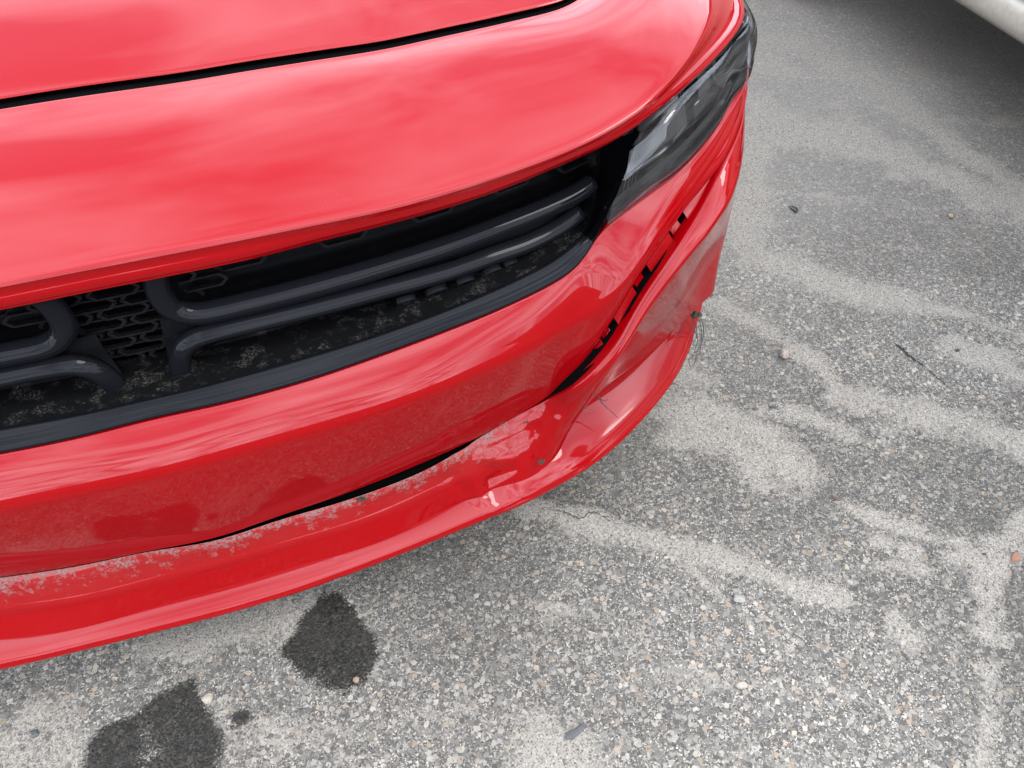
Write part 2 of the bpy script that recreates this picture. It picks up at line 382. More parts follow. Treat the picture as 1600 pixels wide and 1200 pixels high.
def ground_mat():
    m, t, b = mat('weathered_asphalt'); v = ocoord(t)
    nv = t.nodes.new('ShaderNodeTexNoise'); nv.inputs['Scale'].default_value = 170; nv.inputs['Detail'].default_value = 1; L(t, v, nv.inputs['Vector'])
    va = t.nodes.new('ShaderNodeVectorMath'); va.operation = 'MULTIPLY_ADD'; L(t, nv.outputs[1], va.inputs[0]); va.inputs[1].default_value = (.006, .006, 0); L(t, v, va.inputs[2]); vv = va.outputs[0]
    def vor(scale):
        n = t.nodes.new('ShaderNodeTexVoronoi'); n.inputs['Scale'].default_value = scale; n.voronoi_dimensions = '2D'; L(t, vv, n.inputs['Vector'])
        c = t.nodes.new('ShaderNodeSeparateColor'); L(t, n.outputs['Color'], c.inputs[0]); return c.outputs, n.outputs['Distance']
    big, dB = vor(100); mid, dM = vor(205); fine, dF = vor(520)
    greys = [(.0, (.022, .0235, .025)), (.35, (.044, .046, .048)), (.6, (.070, .072, .073)), (.82, (.108, .109, .109)), (1, (.165, .163, .158))]
    cb = ramp(t, big[0], greys); cm = ramp(t, mid[0], greys); cf = ramp(t, fine[0], [(0, .009), (.5, .042), (.85, .095), (1, .20)])
    mb = mth(t, 'MULTIPLY', ramp(t, big[1], [(.62, 0), (.66, 1)]), ramp(t, dB, [(.40, 1), (.50, 0)]))
    mm = mth(t, 'MULTIPLY', ramp(t, mid[1], [(.40, 0), (.45, 1)]), ramp(t, dM, [(.42, 1), (.52, 0)]))
    c = mixc(t, mm, cf, cm); c = mixc(t, mb, c, cb)
    c = mixc(t, mth(t, 'MULTIPLY', ramp(t, big[2], [(.86, 0), (.9, .5)]), mb), c, (.18, .14, .105))
    c = mixc(t, 1.0, c, ramp(t, attr(t, 'blot_shade'), [(.0, (.53, .50, .455)), (.3, (.86, .815, .745)), (.7, (1.42, 1.345, 1.235))]), 'MULTIPLY')
    c = mixc(t, ramp(t, attr(t, 'haze'), [(0, .10), (1, .50)]), c, (.185, .178, .166))
    n6 = noise(t, 300, 3, .6, v); n6c = mth(t, 'SUBTRACT', n6, .5)
    s = mth(t, 'ADD', attr(t, 'sand'), mth(t, 'MULTIPLY', n6c, 2.3))
    s = mth(t, 'SUBTRACT', s, mth(t, 'MULTIPLY', mth(t, 'MAXIMUM', mb, mm), .35))
    sm = ramp(t, s, [(.0, 0), (.14, .5), (.62, 1)])
    sc = ramp(t, fine[1], [(0, (.085, .078, .068)), (.25, (.138, .130, .117)), (.9, (.172, .163, .149)), (1, (.23, .22, .205))])
    sc = mixc(t, ramp(t, fine[2], [(.90, 0), (.92, .8)]), sc, (.035, .032, .028))
    c = mixc(t, mth(t, 'MULTIPLY', sm, .95), c, sc)
    c = mixc(t, 1.0, c, (1.10, 1.055, .99), 'MULTIPLY')
    wm = ramp(t, mth(t, 'ADD', attr(t, 'wet'), mth(t, 'MULTIPLY', n6c, 2.0)), [(-.12, 0), (.40, 1)])
    c = mixc(t, mth(t, 'MULTIPLY', wm, .93), c, mixc(t, 1.0, mixc(t, mb, mixc(t, mm, cf, cm), cb), (.115, .10, .07), 'MULTIPLY'))
    L(t, c, b.inputs['Base Color'])
    L(t, mth(t, 'SUBTRACT', .9, mth(t, 'MULTIPLY', wm, .45)), b.inputs['Roughness'])
    b.inputs['Specular IOR Level'].default_value = .12
    L(t, mth(t, 'ADD', .08, mth(t, 'MULTIPLY', wm, .06)), b.inputs['Specular IOR Level'])
    h = mth(t, 'ADD', mth(t, 'MULTIPLY', mm, mth(t, 'ADD', .4, mid[2])), mth(t, 'MULTIPLY', n6, 1.2))
    bump(t, h, .7, .0022, b)
    return m
M_GROUND = ground_mat()
def bignoise(x, y):
    return (np.sin(x*7.1+1.3*np.sin(y*5.3))*np.cos(y*6.2+.7)+.5*np.sin(x*17.3+y*13.1))*.0012
inner = core & (np.abs(GV[:, 0]-1) < 1.75)
gz = np.where(core, bignoise(GV[:, 0], GV[:, 1]), 0)-.002+np.clip(sand+.3, 0, 1)*.002
me = bpy.data.meshes.new('parking_lot'); F = gridfaces(len(gy), len(gx)); nV = len(GV)
me.vertices.add(nV); me.vertices.foreach_set('co', np.c_[GV, gz].astype(np.float32).ravel())
me.loops.add(F.size); me.loops.foreach_set('vertex_index', F.astype(np.int32).ravel())
me.polygons.add(len(F)); me.polygons.foreach_set('loop_start', np.arange(0, F.size, 4, dtype=np.int32))
me.update(calc_edges=True); me.polygons.foreach_set('use_smooth', np.ones(len(F), bool))
for k, v_ in (('sand', sandm), ('wet', wetm), ('blot_shade', blot_shade), ('haze', haze_)):
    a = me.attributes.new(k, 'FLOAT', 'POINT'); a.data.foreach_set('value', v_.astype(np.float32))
me.materials.append(M_GROUND); me.validate()
ground = obj('ground', me, kind='structure', label='weathered grey asphalt parking lot with drifts of pale sand')

# ================================================================== RED CAR
car = empty('parked_car', (0, 0, 0), label='glossy red car with black grille and a loose, cracked front bumper corner', category='car')
# ---- nose panel ahead of the hood
SHUT = [(x_, y_+2, z_) for x_, y_, z_ in [(176, 139.5, .80), (290, 124, .80), (375, 109.5, .80), (499, 90, .80), (600, 74, .80), (680, 56.5, .80), (800, 30, .80), (896, 3.5, .802)]]
SEXT = [(.712, .277, .808), (.752, .335, .816), (.772, .45, .832), (.78, .7, .86), (.78, 1.2, .905)]
C2 = [(188, 408, .735), (337, 379, .735), (487, 349, .735), (600, 326, .736), (720, 293, .739), (800, 266, .742), (880, 236, .746), (940, 208, .752), (980, 184, .758), (1020, 156, .765), (1058, 122, .774), (1085, 86, .782), (1106, 44, .79), (1120, 0, .80)]
C2E = [(.852, .30, .815), (.864, .45, .83), (.872, .7, .855), (.875, 1.2, .90)]
C2B = [(190, 414, .728), (337, 386, .728), (487, 355.5, .728), (600, 332, .729), (720, 299, .732), (800, 272, .736), (880, 242, .740), (940, 214, .746), (980, 190, .752), (1020, 162, .759), (1070, 106, .765), (1110, 67, .766), (1137, 36, .767), (1159, 6, .769)]
C2BE = [(.905, .28, .778), (.92, .45, .80), (.925, .7, .83), (.925, 1.2, .88)]
C3 = [(180, 450, .70), (272, 432, .70), (400, 405, .70), (487, 382, .70), (600, 354, .702), (720, 320, .706), (800, 292, .71), (880, 258, .715), (940, 232, .723), (1000, 196, .735), (1040, 166, .742), (1080, 129, .75), (1120, 92, .751), (1160, 44, .756), (1180, 12, .76)]
C3E = [(.932, .29, .768), (.945, .45, .80), (.952, .7, .82), (.955, 1.2, .86)]
NN = (70, 50)
cS = half(SHUT, 7, NN, 2.0, SEXT); c2 = half(C2, 9, NN, 2.0, C2E); c2b = half(C2B, 9, NN, 2.0, C2BE); c3 = half(C3, 9, NN, 2.0, C3E)
def ofs(c, dx, dy, dz): return c+np.c_[np.clip(c[:, 0]/.9, -1, 1)*dx, np.full(len(c), dy), np.full(len(c), dz)]
g = skin([ofs(cS, 0, .001, -.004), ofs(cS, 0, 0, 0), c2, c2b, c3, ofs(c3, -.01, .03, .006)], [0, .004, .012, .008, .003, 0], [0, .010, .001, .002, 0], [3, 26, 3, 8, 3])
z0 = np.zeros(g.shape[:2])
nose = sheet('nose_panel', g, M_RED, car, {'dirt': z0.ravel()})
# ---- hood
HOOD0 = [(176, 129.5, .804), (290, 114.5, .804), (375, 100, .804), (499, 81, .804), (600, 66, .804), (680, 49, .804), (800, 23, .804), (896, -3, .806)]
HOOD0 = [(x_, y_-3, z_) for x_, y_, z_ in HOOD0]
h0 = half(HOOD0, None, (70, 30), 2.0, [(.705, .287, .812), (.735, .325, .818)])
xs = h0[:, 0]; fx = xs/xs.max()
def hoodrow(Y, zc, ze, hw): return np.c_[fx*hw, Y+0*fx+.0*fx, zc-(zc-ze)*np.abs(fx)**2.4]
bul = .012*np.exp(-((np.abs(xs)-.25)/.05)**2)
h1 = hoodrow(.62, .895, .852, .772); h2 = hoodrow(1.30, .985, .905, .773)
hm = h0*.62+h1*.38; hm[:, 2] += .012; hm[:, 0] *= 1.018; hq = h0*.9+h1*.1; hq[:, 2] += .004; hq[:, 0] *= 1.008
g = skin([ofs(h0, 0, .016, -.005), ofs(h0, 0, .002, -.0025), ofs(h0, 0, .005, .0005), hq, hm, h1, h2], [0, .003, .004, .02, .08, .12, 0], [0]*6, [2, 2, 3, 6, 10, 12])
sheet('hood', g, M_RED, car, {'dirt': np.zeros(g.shape[0]*g.shape[1])})
g = skin([ofs(cS, 0, -.002, -.004), ofs(cS, -.003, .006, -.0035), ofs(cS, -.01, .03, -.006)], ns=[2, 2]); sheet('hood_seal', g, M_VOID, car)
# ---- upper bumper
T_ = [(232, 657, .53), (358, 629, .53), (485, 594, .531), (612, 550, .533), (700, 517, .536), (770, 489, .54), (855, 449, .548), (895, 424, .556), (918, 397, .57), (934, 368, .592), (1003, 312, .62), (1065, 266, .64), (1120, 201, .66), (1145, 155, .67), (1167, 127, .68)]
TE = [(.945, .25, .70), (.955, .42, .72)]
N_ = [(283, 730, .48), (427, 691, .48), (560, 652, .48), (680, 611, .48), (749, 582, .48), (840, 541, .482), (892, 510, .485), (942, 483, .49), (972, 452, .528), (1012, 398, .562), (1050, 340, .592), (1092, 282, .62), (1122, 240, .637), (1150, 183, .656), (1166, 140, .667)]
NE = [(.947, .25, .68), (.956, .42, .69)]
B_ = [(322, 845, .28), (440, 806, .28), (546, 770, .28), (665, 722, .28), (755, 680, .283), (817, 645, .295), (848, 626, .31), (892, 590, .35), (945, 520, .43), (973, 467, .488), (1022, 394, .548), (1064, 334, .58), (1102, 289, .603), (1130, 256, .618), (1155, 195, .632), (1167, 145, .655)]
BE = [(.948, .25, .67), (.957, .42, .675)]
NB = (70, 50)
cT = half(T_, 9, NB, 1.6, TE); cN = half(N_, 7, NB, 2.6, NE); cB = half(B_, 7, NB, 1.6, BE)
g = skin([ofs(cT, -.004, .012, -.004), cT, cN, cB, ofs(cB, -.006, .016, .003)], [0, .003, .018, .003, 0], [0, .0018, .003, 0], [2, 16, 18, 3])
# a shallow dent by the grille corner where the corner of the bumper was pushed in
dent = W([(962, 440, .50)])[0]; dent2 = W([(905, 415, .54)])[0]
gr = np.linalg.norm((g-dent)*np.array([1, 1, 1.0]), axis=2)
q_ = np.linalg.norm((g-dent)/np.array([.8, 1, 1.5]), axis=2); g[..., 1] += .008*np.exp(-(q_/.016)**2); g[..., 2] -= .005*np.exp(-(q_/.016)**2); q_ = np.linalg.norm(g-dent2, axis=2); g[..., 1] -= .003*np.exp(-(q_/.014)**2)
film = np.clip((.49-g[..., 2])/.2, 0, 1)*.014+.002
bumper = sheet('bumper_cover', g, M_RED, car, {'dirt': np.zeros(film.size), 'film': film.ravel()})
# ---- lower valance, corner panel and lip: stations from the centre line outwards
# columns V0 (top edge), R (ridge), M (fold), D (bottom edge)
ST = [
 [(325, 847, .272), (330, 870, .242), (337, 895, .21), (345, 923, .175)],
 [(441, 810, .272), (449, 835, .242), (460, 860, .21), (474, 885, .175)],
 [(549, 778.5, .272), (563, 801, .242), (580, 824, .21), (600, 847, .175)],
 [(669, 732, .275), (676, 752, .244), (684, 777, .212), (692, 801, .176)],
 [(755, 679, .281), (762, 711, .25), (765, 740, .215), (768, 766, .18)],
 [(816, 643.5, .293), (826, 680, .258), (828, 716, .222), (828, 748, .185)],
 [(853, 625, .312), (872, 652, .285), (874, 686, .235), (868, 716, .19)],
 [(896, 602, .36), (922, 612, .345), (912, 640, .275), (896, 660, .228)],
 [(955, 540, .42), (968, 557, .412), (955, 585, .30), (941, 609, .232)],
 [(1001, 460, .486), (1016, 479, .476), (1012, 532, .325), (1004, 561, .24)],
 [(1057, 381, .546), (1073, 405, .533), (1068, 468, .335), (1067, 503, .25)],
 [(1095, 327, .58), (1114, 355, .565), (1100, 412, .36), (1098, 474, .262)],
 [(1130, 262, .617), (1149, 296, .592), (1126, 374, .385), (1116, 455, .268)]]
rows = [W(r) for r in ST]
EXT = [[(.895, .125, .64), (.918, .15, .61), (.945, .16, .39), (.944, .165, .272)],
       [(.946, .25, .662), (.952, .25, .60), (.955, .25, .40), (.948, .25, .272)],
       [(.957, .42, .667), (.962, .42, .60), (.960, .42, .40), (.950, .42, .272)]]
rows += [np.array(e) for e in EXT]
for i_, p_ in ((7, (899, 606, .36)), (8, (959, 545, .42)), (9, (1005, 464, .486)), (10, (1060, 384, .546))): rows[i_][0] = W([p_])[0]
MS = 16
V0, Rr, Mm, Dd = stations(rows, MS, 3.0)
rl = [r_.copy() for r_ in rows]                      # on the undamaged side the valance sits tight against the bumper
for i_, p_ in ((2, (601, 850, .175)), (3, (694, 810, .175)), (4, (772, 777, .177)), (5, (830, 750, .185))): rl[i_][3] = W([p_])[0]
for i_, p_ in ((1, (440, 805, .279)), (2, (546, 769.5, .279)), (3, (665, 721.5, .279)), (4, (755, 682, .279)), (5, (817, 646.5, .29))): rl[i_][0] = W([p_])[0]
VL, _r, _m, DLf = stations(rl, MS, 3.0); hl_ = len(V0)//2; V0 = np.vstack([VL[:hl_], V0[hl_:]]); Dd = np.vstack([DLf[:hl_], Dd[hl_:]])
fw_ = np.clip((np.abs(np.linspace(-(len(rows)-1), len(rows)-1, len(V0)))-5.5), 0, 1)[:, None]
g = skin([ofs(V0, -.002, .004, -.018)*(1-fw_)+ofs(V0, -.006, .016, -.004)*fw_, V0, Rr, Mm, Dd, ofs(Dd, -.01, .03, .004)], [0, .004, .010, .006, .003, 0], [0, .001, .001, 0, 0], [3, 12, 14, 12, 2])
def push(g, px, amp, rad, stretch=(1, 1, 1), d=(.15, -.9, .35)):
    c = W([px])[0]; q = (g-c)/np.array(stretch); r = np.linalg.norm(q, axis=2); g += np.exp(-(r/rad)**2)[..., None]*amp*np.array(d)
def fold(g, pa, pb, amp, rad, d=(.15, -.9, .35)):
    """a sharp buckle along a line"""
    A, B = W([pa])[0], W([pb])[0]; ab = B-A; t = np.clip(((g-A)@ab)/(ab@ab), 0, 1); r = np.linalg.norm(g-A-t[..., None]*ab, axis=2)
    g += (np.clip(1-r/rad, 0, 1)**1.3)[..., None]*amp*np.array(d)
FOLDS = [((722, 700, .262), (748, 772, .182), .010, .026), ((748, 712, .25), (802, 724, .232), .007, .018), ((765, 752, .20), (806, 738, .215), -.007, .016), ((838, 672, .265), (848, 728, .205), -.006, .018), ((700, 745, .235), (728, 762, .19), -.006, .018), ((858, 690, .22), (872, 655, .28), .005, .012)]
for f_ in FOLDS: fold(g, *f_)
nr, nc = g.shape[:2]
si = np.abs(np.linspace(-(len(rows)-1), len(rows)-1, nc))[None, :]*np.ones((nr, 1)); vi = np.linspace(0, 1, nr)[:, None]*np.ones((1, nc))
lf = np.sin(si*5.1+.6)*.5+.5*np.sin(si*9.7)
dirt = np.where(si < 4.6, np.clip(1.15-vi*1.75, 0, 1)*(.56+.10*lf), 0)
dirt = np.maximum(dirt, np.clip((si-6.5)/1.2, 0, 1)*np.clip((vi-.45)*8, 0, 1)*.27)
film = np.clip((si-6.6)/1.6, 0, 1)*np.clip((vi-.42)*9, 0, 1)*np.where(vi > .74, .12, .30)+np.where(si < 5, np.clip(.6-vi, 0, 1)*.25, 0)
valance = sheet('lower_fascia', g, M_RED, car, {'dirt': dirt.ravel(), 'film': film.ravel()})
# lip
EL = [(368, 957, .15), (505, 914, .15), (640, 862, .15), (750, 817, .15), (812, 792, .15), (868, 763, .15), (914, 736, .15), (950, 710, .15), (988, 675, .15), (1030, 628, .15), (1062, 582, .152), (1082, 530, .156)]
DLp = np.array([st[3] for st in ST[:12]], float)
DLp[7:, 2] = [.195, .192, .19, .19, .19]                  # the lip runs in under the corner panel
DL = W(DLp); ELw = W(EL)
LLp = np.c_[DLp[:, :2]*.26+np.array(EL)[:, :2]*.74, np.full(12, .168)]; LLw = W(LLp)
DL[:7] += np.array([0, .004, .003]); DL[7:] += (DL[7:]-ELw[7:])*.12
tip = np.array([[(.90, .17, .215), (.925, .18, .20), (.935, .185, .165)]])
lrows = np.stack([DL, LLw, ELw], 1); lrows = np.vstack([lrows, tip])
l0, l1, l2 = stations(lrows, MS, 2.4)
DL2, EL2 = DLp.copy(), np.array(EL, float)
for i_, d_, e_ in ((2, (601, 850), (641, 869)), (3, (694, 810), (752, 829)), (4, (772, 777), (816, 800)), (5, (830, 750), (870, 768))): DL2[i_, :2] = d_; EL2[i_, :2] = e_
a_ = W(DL2); b_ = W(EL2); c_ = W(np.c_[DL2[:, :2]*.26+EL2[:, :2]*.74, np.full(12, .168)]); a_[:7] += np.array([0, .004, .003]); a_[7:] += (a_[7:]-b_[7:])*.12
k0_, k1_, k2_ = stations(np.vstack([np.stack([a_, c_, b_], 1), tip]), MS, 2.4); hh = len(l0)//2
l0, l1, l2 = (np.vstack([p_[:hh], q_[hh:]]) for p_, q_ in ((k0_, l0), (k1_, l1), (k2_, l2)))
g = skin([l0, l1, l2, ofs(l2, -.012, .02, -.006), ofs(l2, -.05, .10, .0)], [0, .010, .004, .004, 0], [.0012, .001, 0, 0], [12, 8, 3, 2])
for f_ in FOLDS[:3]: fold(g, *f_)
fold(g, (745, 775, .178), (770, 795, .165), .004, .018); fold(g, (800, 765, .178), (820, 790, .16), -.003, .014); fold(g, (522, 872, .175), (528, 905, .152), -.002, .010)
nr, nc = g.shape[:2]; dl = np.abs(np.linspace(-12, 12, nc))[None, :]*np.ones((nr, 1))
lip = sheet('bumper_lip', g, M_RED, car, {'film': (np.clip((dl-6)/2, 0, 1)*.05*np.linspace(1.3, .5, nr)[:, None]+.008).ravel(), 'dirt': (np.clip((dl-6)/2, 0, 1)*.06*np.linspace(1.3, .3, nr)[:, None]).ravel()})
# dark slot of the lower intake between bumper and valance, and the inside of the nose
kk = np.abs(np.linspace(-(len(rows)-1), len(rows)-1, len(V0))) < 6.4; vv_ = V0[kk]
sheet('lower_intake', skin([ofs(vv_, -.004, .006, -.03), ofs(vv_, -.012, .030, -.01), ofs(vv_, -.02, .045, .06)], ns=[2, 3]), M_VOID, car)

# ---- clip channel between bumper and corner panel
def along(c, n): return resample(c, n)
hB = cB[len(cB)//2:]; hV = V0[len(V0)//2:]
def clip_band(s):
    """points on both sides of the gap, from its lower end to its upper end"""
    b = W([p for p in B_[6:14]]); v = W([ST[6][0], ST[7][0], ST[8][0], ST[9][0], ST[10][0], ST[11][0], ST[12][0]])
    b = resample(catmull(b, 10), 101); v = resample(catmull(v, 10), 101)
    return (mir(b), mir(v)) if s < 0 else (b, v)
for s in (1, -1):
    b, v = clip_band(s)
    dn = np.array([-.01*s, .030, -.012])
    fl = skin([b+np.array([0, .003, 0]), b*.9+v*.1+dn, b*.1+v*.9+dn, v+np.array([0, .003, -.001])], ns=[2, 2, 2])
    sheet('clip_channel', fl, M_VOID, bumper, smooth=False)
    per = [(.035, .10), (.20, .315), (.40, .52), (.60, .725), (.80, .965)]
    for k, (t0, t1) in enumerate(per):
        i0, i1 = int(t0*100), int(t1*100); idx = np.linspace(i0, i1, 7).round().astype(int)
        a, c = b[idx], v[idx]; top = np.array([0, .006, -.003])
        o1 = a*.86+c*.14+top; o2 = a*.06+c*.94+top+np.array([0, .002, -.003]); lo = np.array([-.002*s, .016, -.010])
        gg = skin([o1+lo, o1, o2, o2+lo], [0, .0015, .0015, 0], ns=[1, 3, 1], cn=2)
        ends = gg.shape
        sheet('clip_tab', gg, M_RED, bumper, {'film': np.full(ends[0]*ends[1], .02), 'dirt': np.zeros(ends[0]*ends[1])})
        # darker block and open hole above each tab
        j0, j1 = i1+1, min(i1+5, 100); idx = np.linspace(j0, j1, 4).round().astype(int)
        a, c = b[idx], v[idx]; top = np.array([0, .014, -.005])
        gg = skin([a*.85+c*.15+top, a*.10+c*.90+top, a*.1+c*.9+top+lo], [0, .001, 0], ns=[2, 1], cn=2)
        sheet('clip_block', gg, M_RED, bumper, {'dirt': np.full(gg.shape[0]*gg.shape[1], .1)}, smooth=False)
        j0, j1 = i1+5, min(i1+8, 100)
        if j1-j0 < 2: continue
        idx = np.linspace(j0, j1, 3).round().astype(int); a, c = b[idx], v[idx]
        gg = skin([a*.85+c*.15+dn*.86, a*.12+c*.88+dn*.86], ns=[1])
        sheet('clip_hole', gg, M_VOID, bumper, smooth=False)

# ---- grille: surround, bars, mesh
OUT = [(230, 656, .532), (358, 628, .532), (485, 593, .533), (612, 549, .535), (700, 516, .538), (770, 488, .542), (855, 448, .55), (895, 423, .558), (918, 396, .572), (936, 364, .595), (953, 325, .625), (975, 284, .655), (991, 245, .685), (1000, 205, .715)]
INN = [(221, 628, .552), (311, 607, .552), (437, 572, .553), (564, 534, .555), (640, 508, .557), (713, 480, .56), (815, 435, .567), (872, 404, .575), (906, 376, .588), (927, 346, .605), (936, 305, .614), (941, 270, .630), (943, 240, .645), (944, 225, .655)]
for i_, (q_, d_) in enumerate([((936, 305), .055), ((941, 270), .065), ((943, 240), .072), ((944, 225), .075)]): INN[10+i_] = (*q_, GP([q_], d_)[0, 2])
INN[9] = (927, 346, GP([(927, 346)], .035)[0, 2])
cO = half(OUT, 8, (70, 34), 1.2); cI = half(INN, 8, (70, 34), 1.2)
cOm = cO*.72+cI*.28; cOm[:, 1] -= .002; cOm[:, 2] += .003
g = skin([ofs(cO, -.002, .014, -.002), ofs(cO, 0, -.001, 0), cOm, cI, ofs(cI, -.002, .008, -.004)], [0, .003, .005, .003, 0], [0, .0005, .001, 0], [2, 5, 6, 3])
cc_ = g.shape[1]//2; ke = 72
grille = sheet('grille', g[:, cc_-ke:cc_+ke+1], M_GLOSS, car, label='black grille with split cross bars')
for sl_ in (slice(0, cc_-ke+1), slice(cc_+ke, None)): sheet('surround_side', g[:, sl_], M_SIDE, grille)
# inner second step of the surround
g = skin([ofs(cI, -.002, .006, -.004), ofs(cI, -.03, .09, -.012)], ns=[3]); sheet('surround_step', g, M_DIRTY, grille)
def tubeparts(P, sec, mt, name, parent, **kw):
    for s in (1, -1):
        V, F = sweep(P, sec, **kw)
        if s < 0: V = mir(V); F = flipF(F)
        obj(name, mesh(name, V, F, mt), parent)
UB = [(243, 418), (244, 440), (251, 463), (268, 483), (302, 490.5), (390, 473), (485, 449), (580, 422), (700, 384), (770, 358), (855, 324), (900, 303), (925, 286)]
LB = [(288, 592), (281, 570), (284, 549), (298, 531), (327, 520.5), (390, 505), (485, 482), (580, 457), (700, 424), (770, 399), (827, 379), (880, 351), (907, 331)]
def gpath(px, d, n, sig=1.0): return smooth(resample(catmull(GP(px, d), 10), n), sig)
rsec = [(-.010, -.004), (-.006, .0045), (.0, .0085), (.006, .0075), (.0095, .002), (.0085, -.005), (.002, -.0085), (-.006, -.007)]
def bar_section(sx, sy, n=14):
    return [(math.copysign(abs(math.cos(a))**.75, math.cos(a))*sx, math.copysign(abs(math.sin(a))**.75, math.sin(a))*sy) for a in np.linspace(0, 2*math.pi, n, endpoint=False)]
ub = gpath(UB, .060, 90); lb = gpath(LB, .052, 90)
tubeparts(ub, bar_section(.014, .0125), M_GLOSS, 'cross_bar', grille, up=(0, -.5, .85))
tubeparts(lb, bar_section(.013, .0095), M_GLOSS, 'cross_bar', grille, up=(0, -.5, .85))
def loft(name, rowsp, mt, ns, rad=None, bl=None, parent=grille, att=None):
    for s in (1, -1):
        R_ = [mir(r) if s < 0 else r for r in rowsp]
        sheet(name, skin(R_, rad, bl, ns), mt, parent, att)
n = 70
padA = gpath([(262, 410), (264, 440), (272, 462), (290, 474), (320, 474), (390, 459), (485, 435), (580, 408), (700, 371), (770, 345), (855, 311), (900, 290), (922, 274)], .068, n)
padB = gpath([(290, 400), (292, 410), (296, 425), (305, 440), (330, 442), (390, 428), (485, 404), (580, 377), (700, 340), (770, 315), (855, 282), (900, 262), (918, 250)], .115, n)
padC = gpath([(300, 380), (302, 385), (306, 392), (315, 400), (335, 402), (390, 390), (485, 366), (580, 340), (700, 302), (770, 278), (855, 245), (900, 225), (918, 215)], .125, n)
loft('upper_recess', [ofs(padA, 0, -.003, -.002), padB, padC], M_MATTE, [8, 4], [0, .012, 0], [-.004, 0])
slA = gpath([(252, 510), (262, 506), (280, 505), (305, 503), (330, 499), (390, 485), (485, 461), (580, 434), (700, 396), (770, 370), (855, 336), (900, 314), (922, 297)], .072, n)
slB = gpath([(266, 590), (264, 566), (266, 544), (281, 523), (322, 511), (390, 496), (485, 473), (580, 448), (700, 415), (770, 391), (827, 371), (880, 344), (907, 323)], .052, n)
loft('mid_panel', [ofs(slA, 0, .004, .006), slA, slB, ofs(slB, 0, .03, -.02)], M_MATTE, [2, 8, 3], [0, .01, .008, 0], [0, -.003, 0])
lrA = gpath([(305, 590), (304, 570), (306, 556), (318, 544), (340, 536), (390, 522), (485, 499), (580, 473), (700, 440), (770, 414), (827, 392), (880, 363), (910, 342)], .085, n)
lrB = gpath([(312, 592), (316, 584), (320, 578), (330, 570), (345, 563), (390, 550), (485, 527), (580, 498), (700, 456), (770, 430), (840, 400), (890, 372), (916, 350)], .075, n)
inn = cI[len(cI)//2:]; innp = resample(inn[(inn[:, 0] > .02) & (inn[:, 2] < .60)], n)
ih = inn[inn[:, 2] < .61]; xi = np.linspace(.0, 1, n)
tr = resample(ih[(ih[:, 0] >= lrB[0, 0]-.01)], n)
loft('lower_recess', [lrA, lrB, ofs(tr, -.004, .02, -.006)], M_DIRTY, [6, 12], [0, .004, 0], [0, -.002])
# floor of the grille across the middle
fl = resample(full(ih), 60)
sheet('grille_floor', skin([ofs(fl, -.01, .11, -.03), ofs(fl, -.004, .02, -.006)], ns=[8]), M_DIRTY, grille)
bx_ = np.linspace(-.62, .62, 41)
bk = lambda d, z: np.c_[bx_, plan(bx_)+d, 0*bx_+z]
sheet('grille_backing', skin([bk(.15, .46), bk(.15, .715)], ns=[4]), M_VOID, grille)
# mesh cells: long hexagons in staggered rows
def hexring(w=.030, h=.0085, ch=.008, th=.0016):
    P = np.array([(-w+ch, -h), (w-ch, -h), (w, -h*.15), (w, h*.15), (w-ch, h), (-w+ch, h), (-w, h*.15), (-w, -h*.15)])
    V, F, m = [], [], len(P)
    for sc, y in ((1, -.004), (1, .004), (None, .004), (None, -.004)):
        Q = P if sc else P-np.sign(P)*th*1.5*np.array([1.2, 1])
        V += [(q[0], y, q[1]) for q in Q]
    for r in range(4):
        for j in range(m): F.append((r*m+j, r*m+(j+1) % m, ((r+1) % 4)*m+(j+1) % m, ((r+1) % 4)*m+j))
    return mesh('mesh_cell', V, F, M_MESH, False)
HX = hexring()
for r in range(12):
    z = .545+r*.0125*1.35/1.0*.93
    for c in range(-10, 11):
        X = (c+.5*(r % 2))*.064+(.032 if r % 2 == 0 else .032)
        if abs(X) > .11: continue
        d = .094
        o = obj('mesh_cell', HX, grille); o.location = (X, plan(X)+d, z)
        o.rotation_euler = (math.radians(-12), 0, math.atan(.34*X+.64*X**3))
for px in ((375, 405), (535, 367), (675, 327), (797, 284), (897, 251)):
    for s in (1, -1):
        P = GP([px], .108)[0]; o = obj('mesh_cell', HX, grille); o.location = (P[0]*s, P[1], P[2]); o.scale = (1.1, 1, 1.2)
        o.rotation_euler = (math.radians(-12), 0, math.atan(.34*P[0]+.64*P[0]**3)*s)
# raised letters and the two red stripes under the lower bar
fc = bpy.data.curves.new('letters', 'FONT')
def letter(ch, px, d):
    c = bpy.data.curves.new('badge_letter', 'FONT'); c.body = ch; c.size = .026; c.extrude = .0035; c.bevel_depth = .0006; c.align_x = 'CENTER'; c.offset = .0007
    o = bpy.data.objects.new('tmp', c); COL.objects.link(o); dg = bpy.context.evaluated_depsgraph_get()
    me = bpy.data.meshes.new_from_object(o.evaluated_get(dg)); bpy.data.objects.remove(o); me.name = 'badge_letter'
    me.materials.clear(); me.materials.append(M_LETTER)
    P = GP([px], d)[0]; q = obj('badge_letter', me, grille); q.location = P; q.scale = (1.45, 1, 1)
    q.rotation_euler = (math.radians(122), 0, math.atan(.34*P[0]+.64*P[0]**3))
for ch, px in zip('DODGE', [(633, 472), (680, 457), (725, 442), (765, 427), (792, 416)]): letter(ch, px, .058)
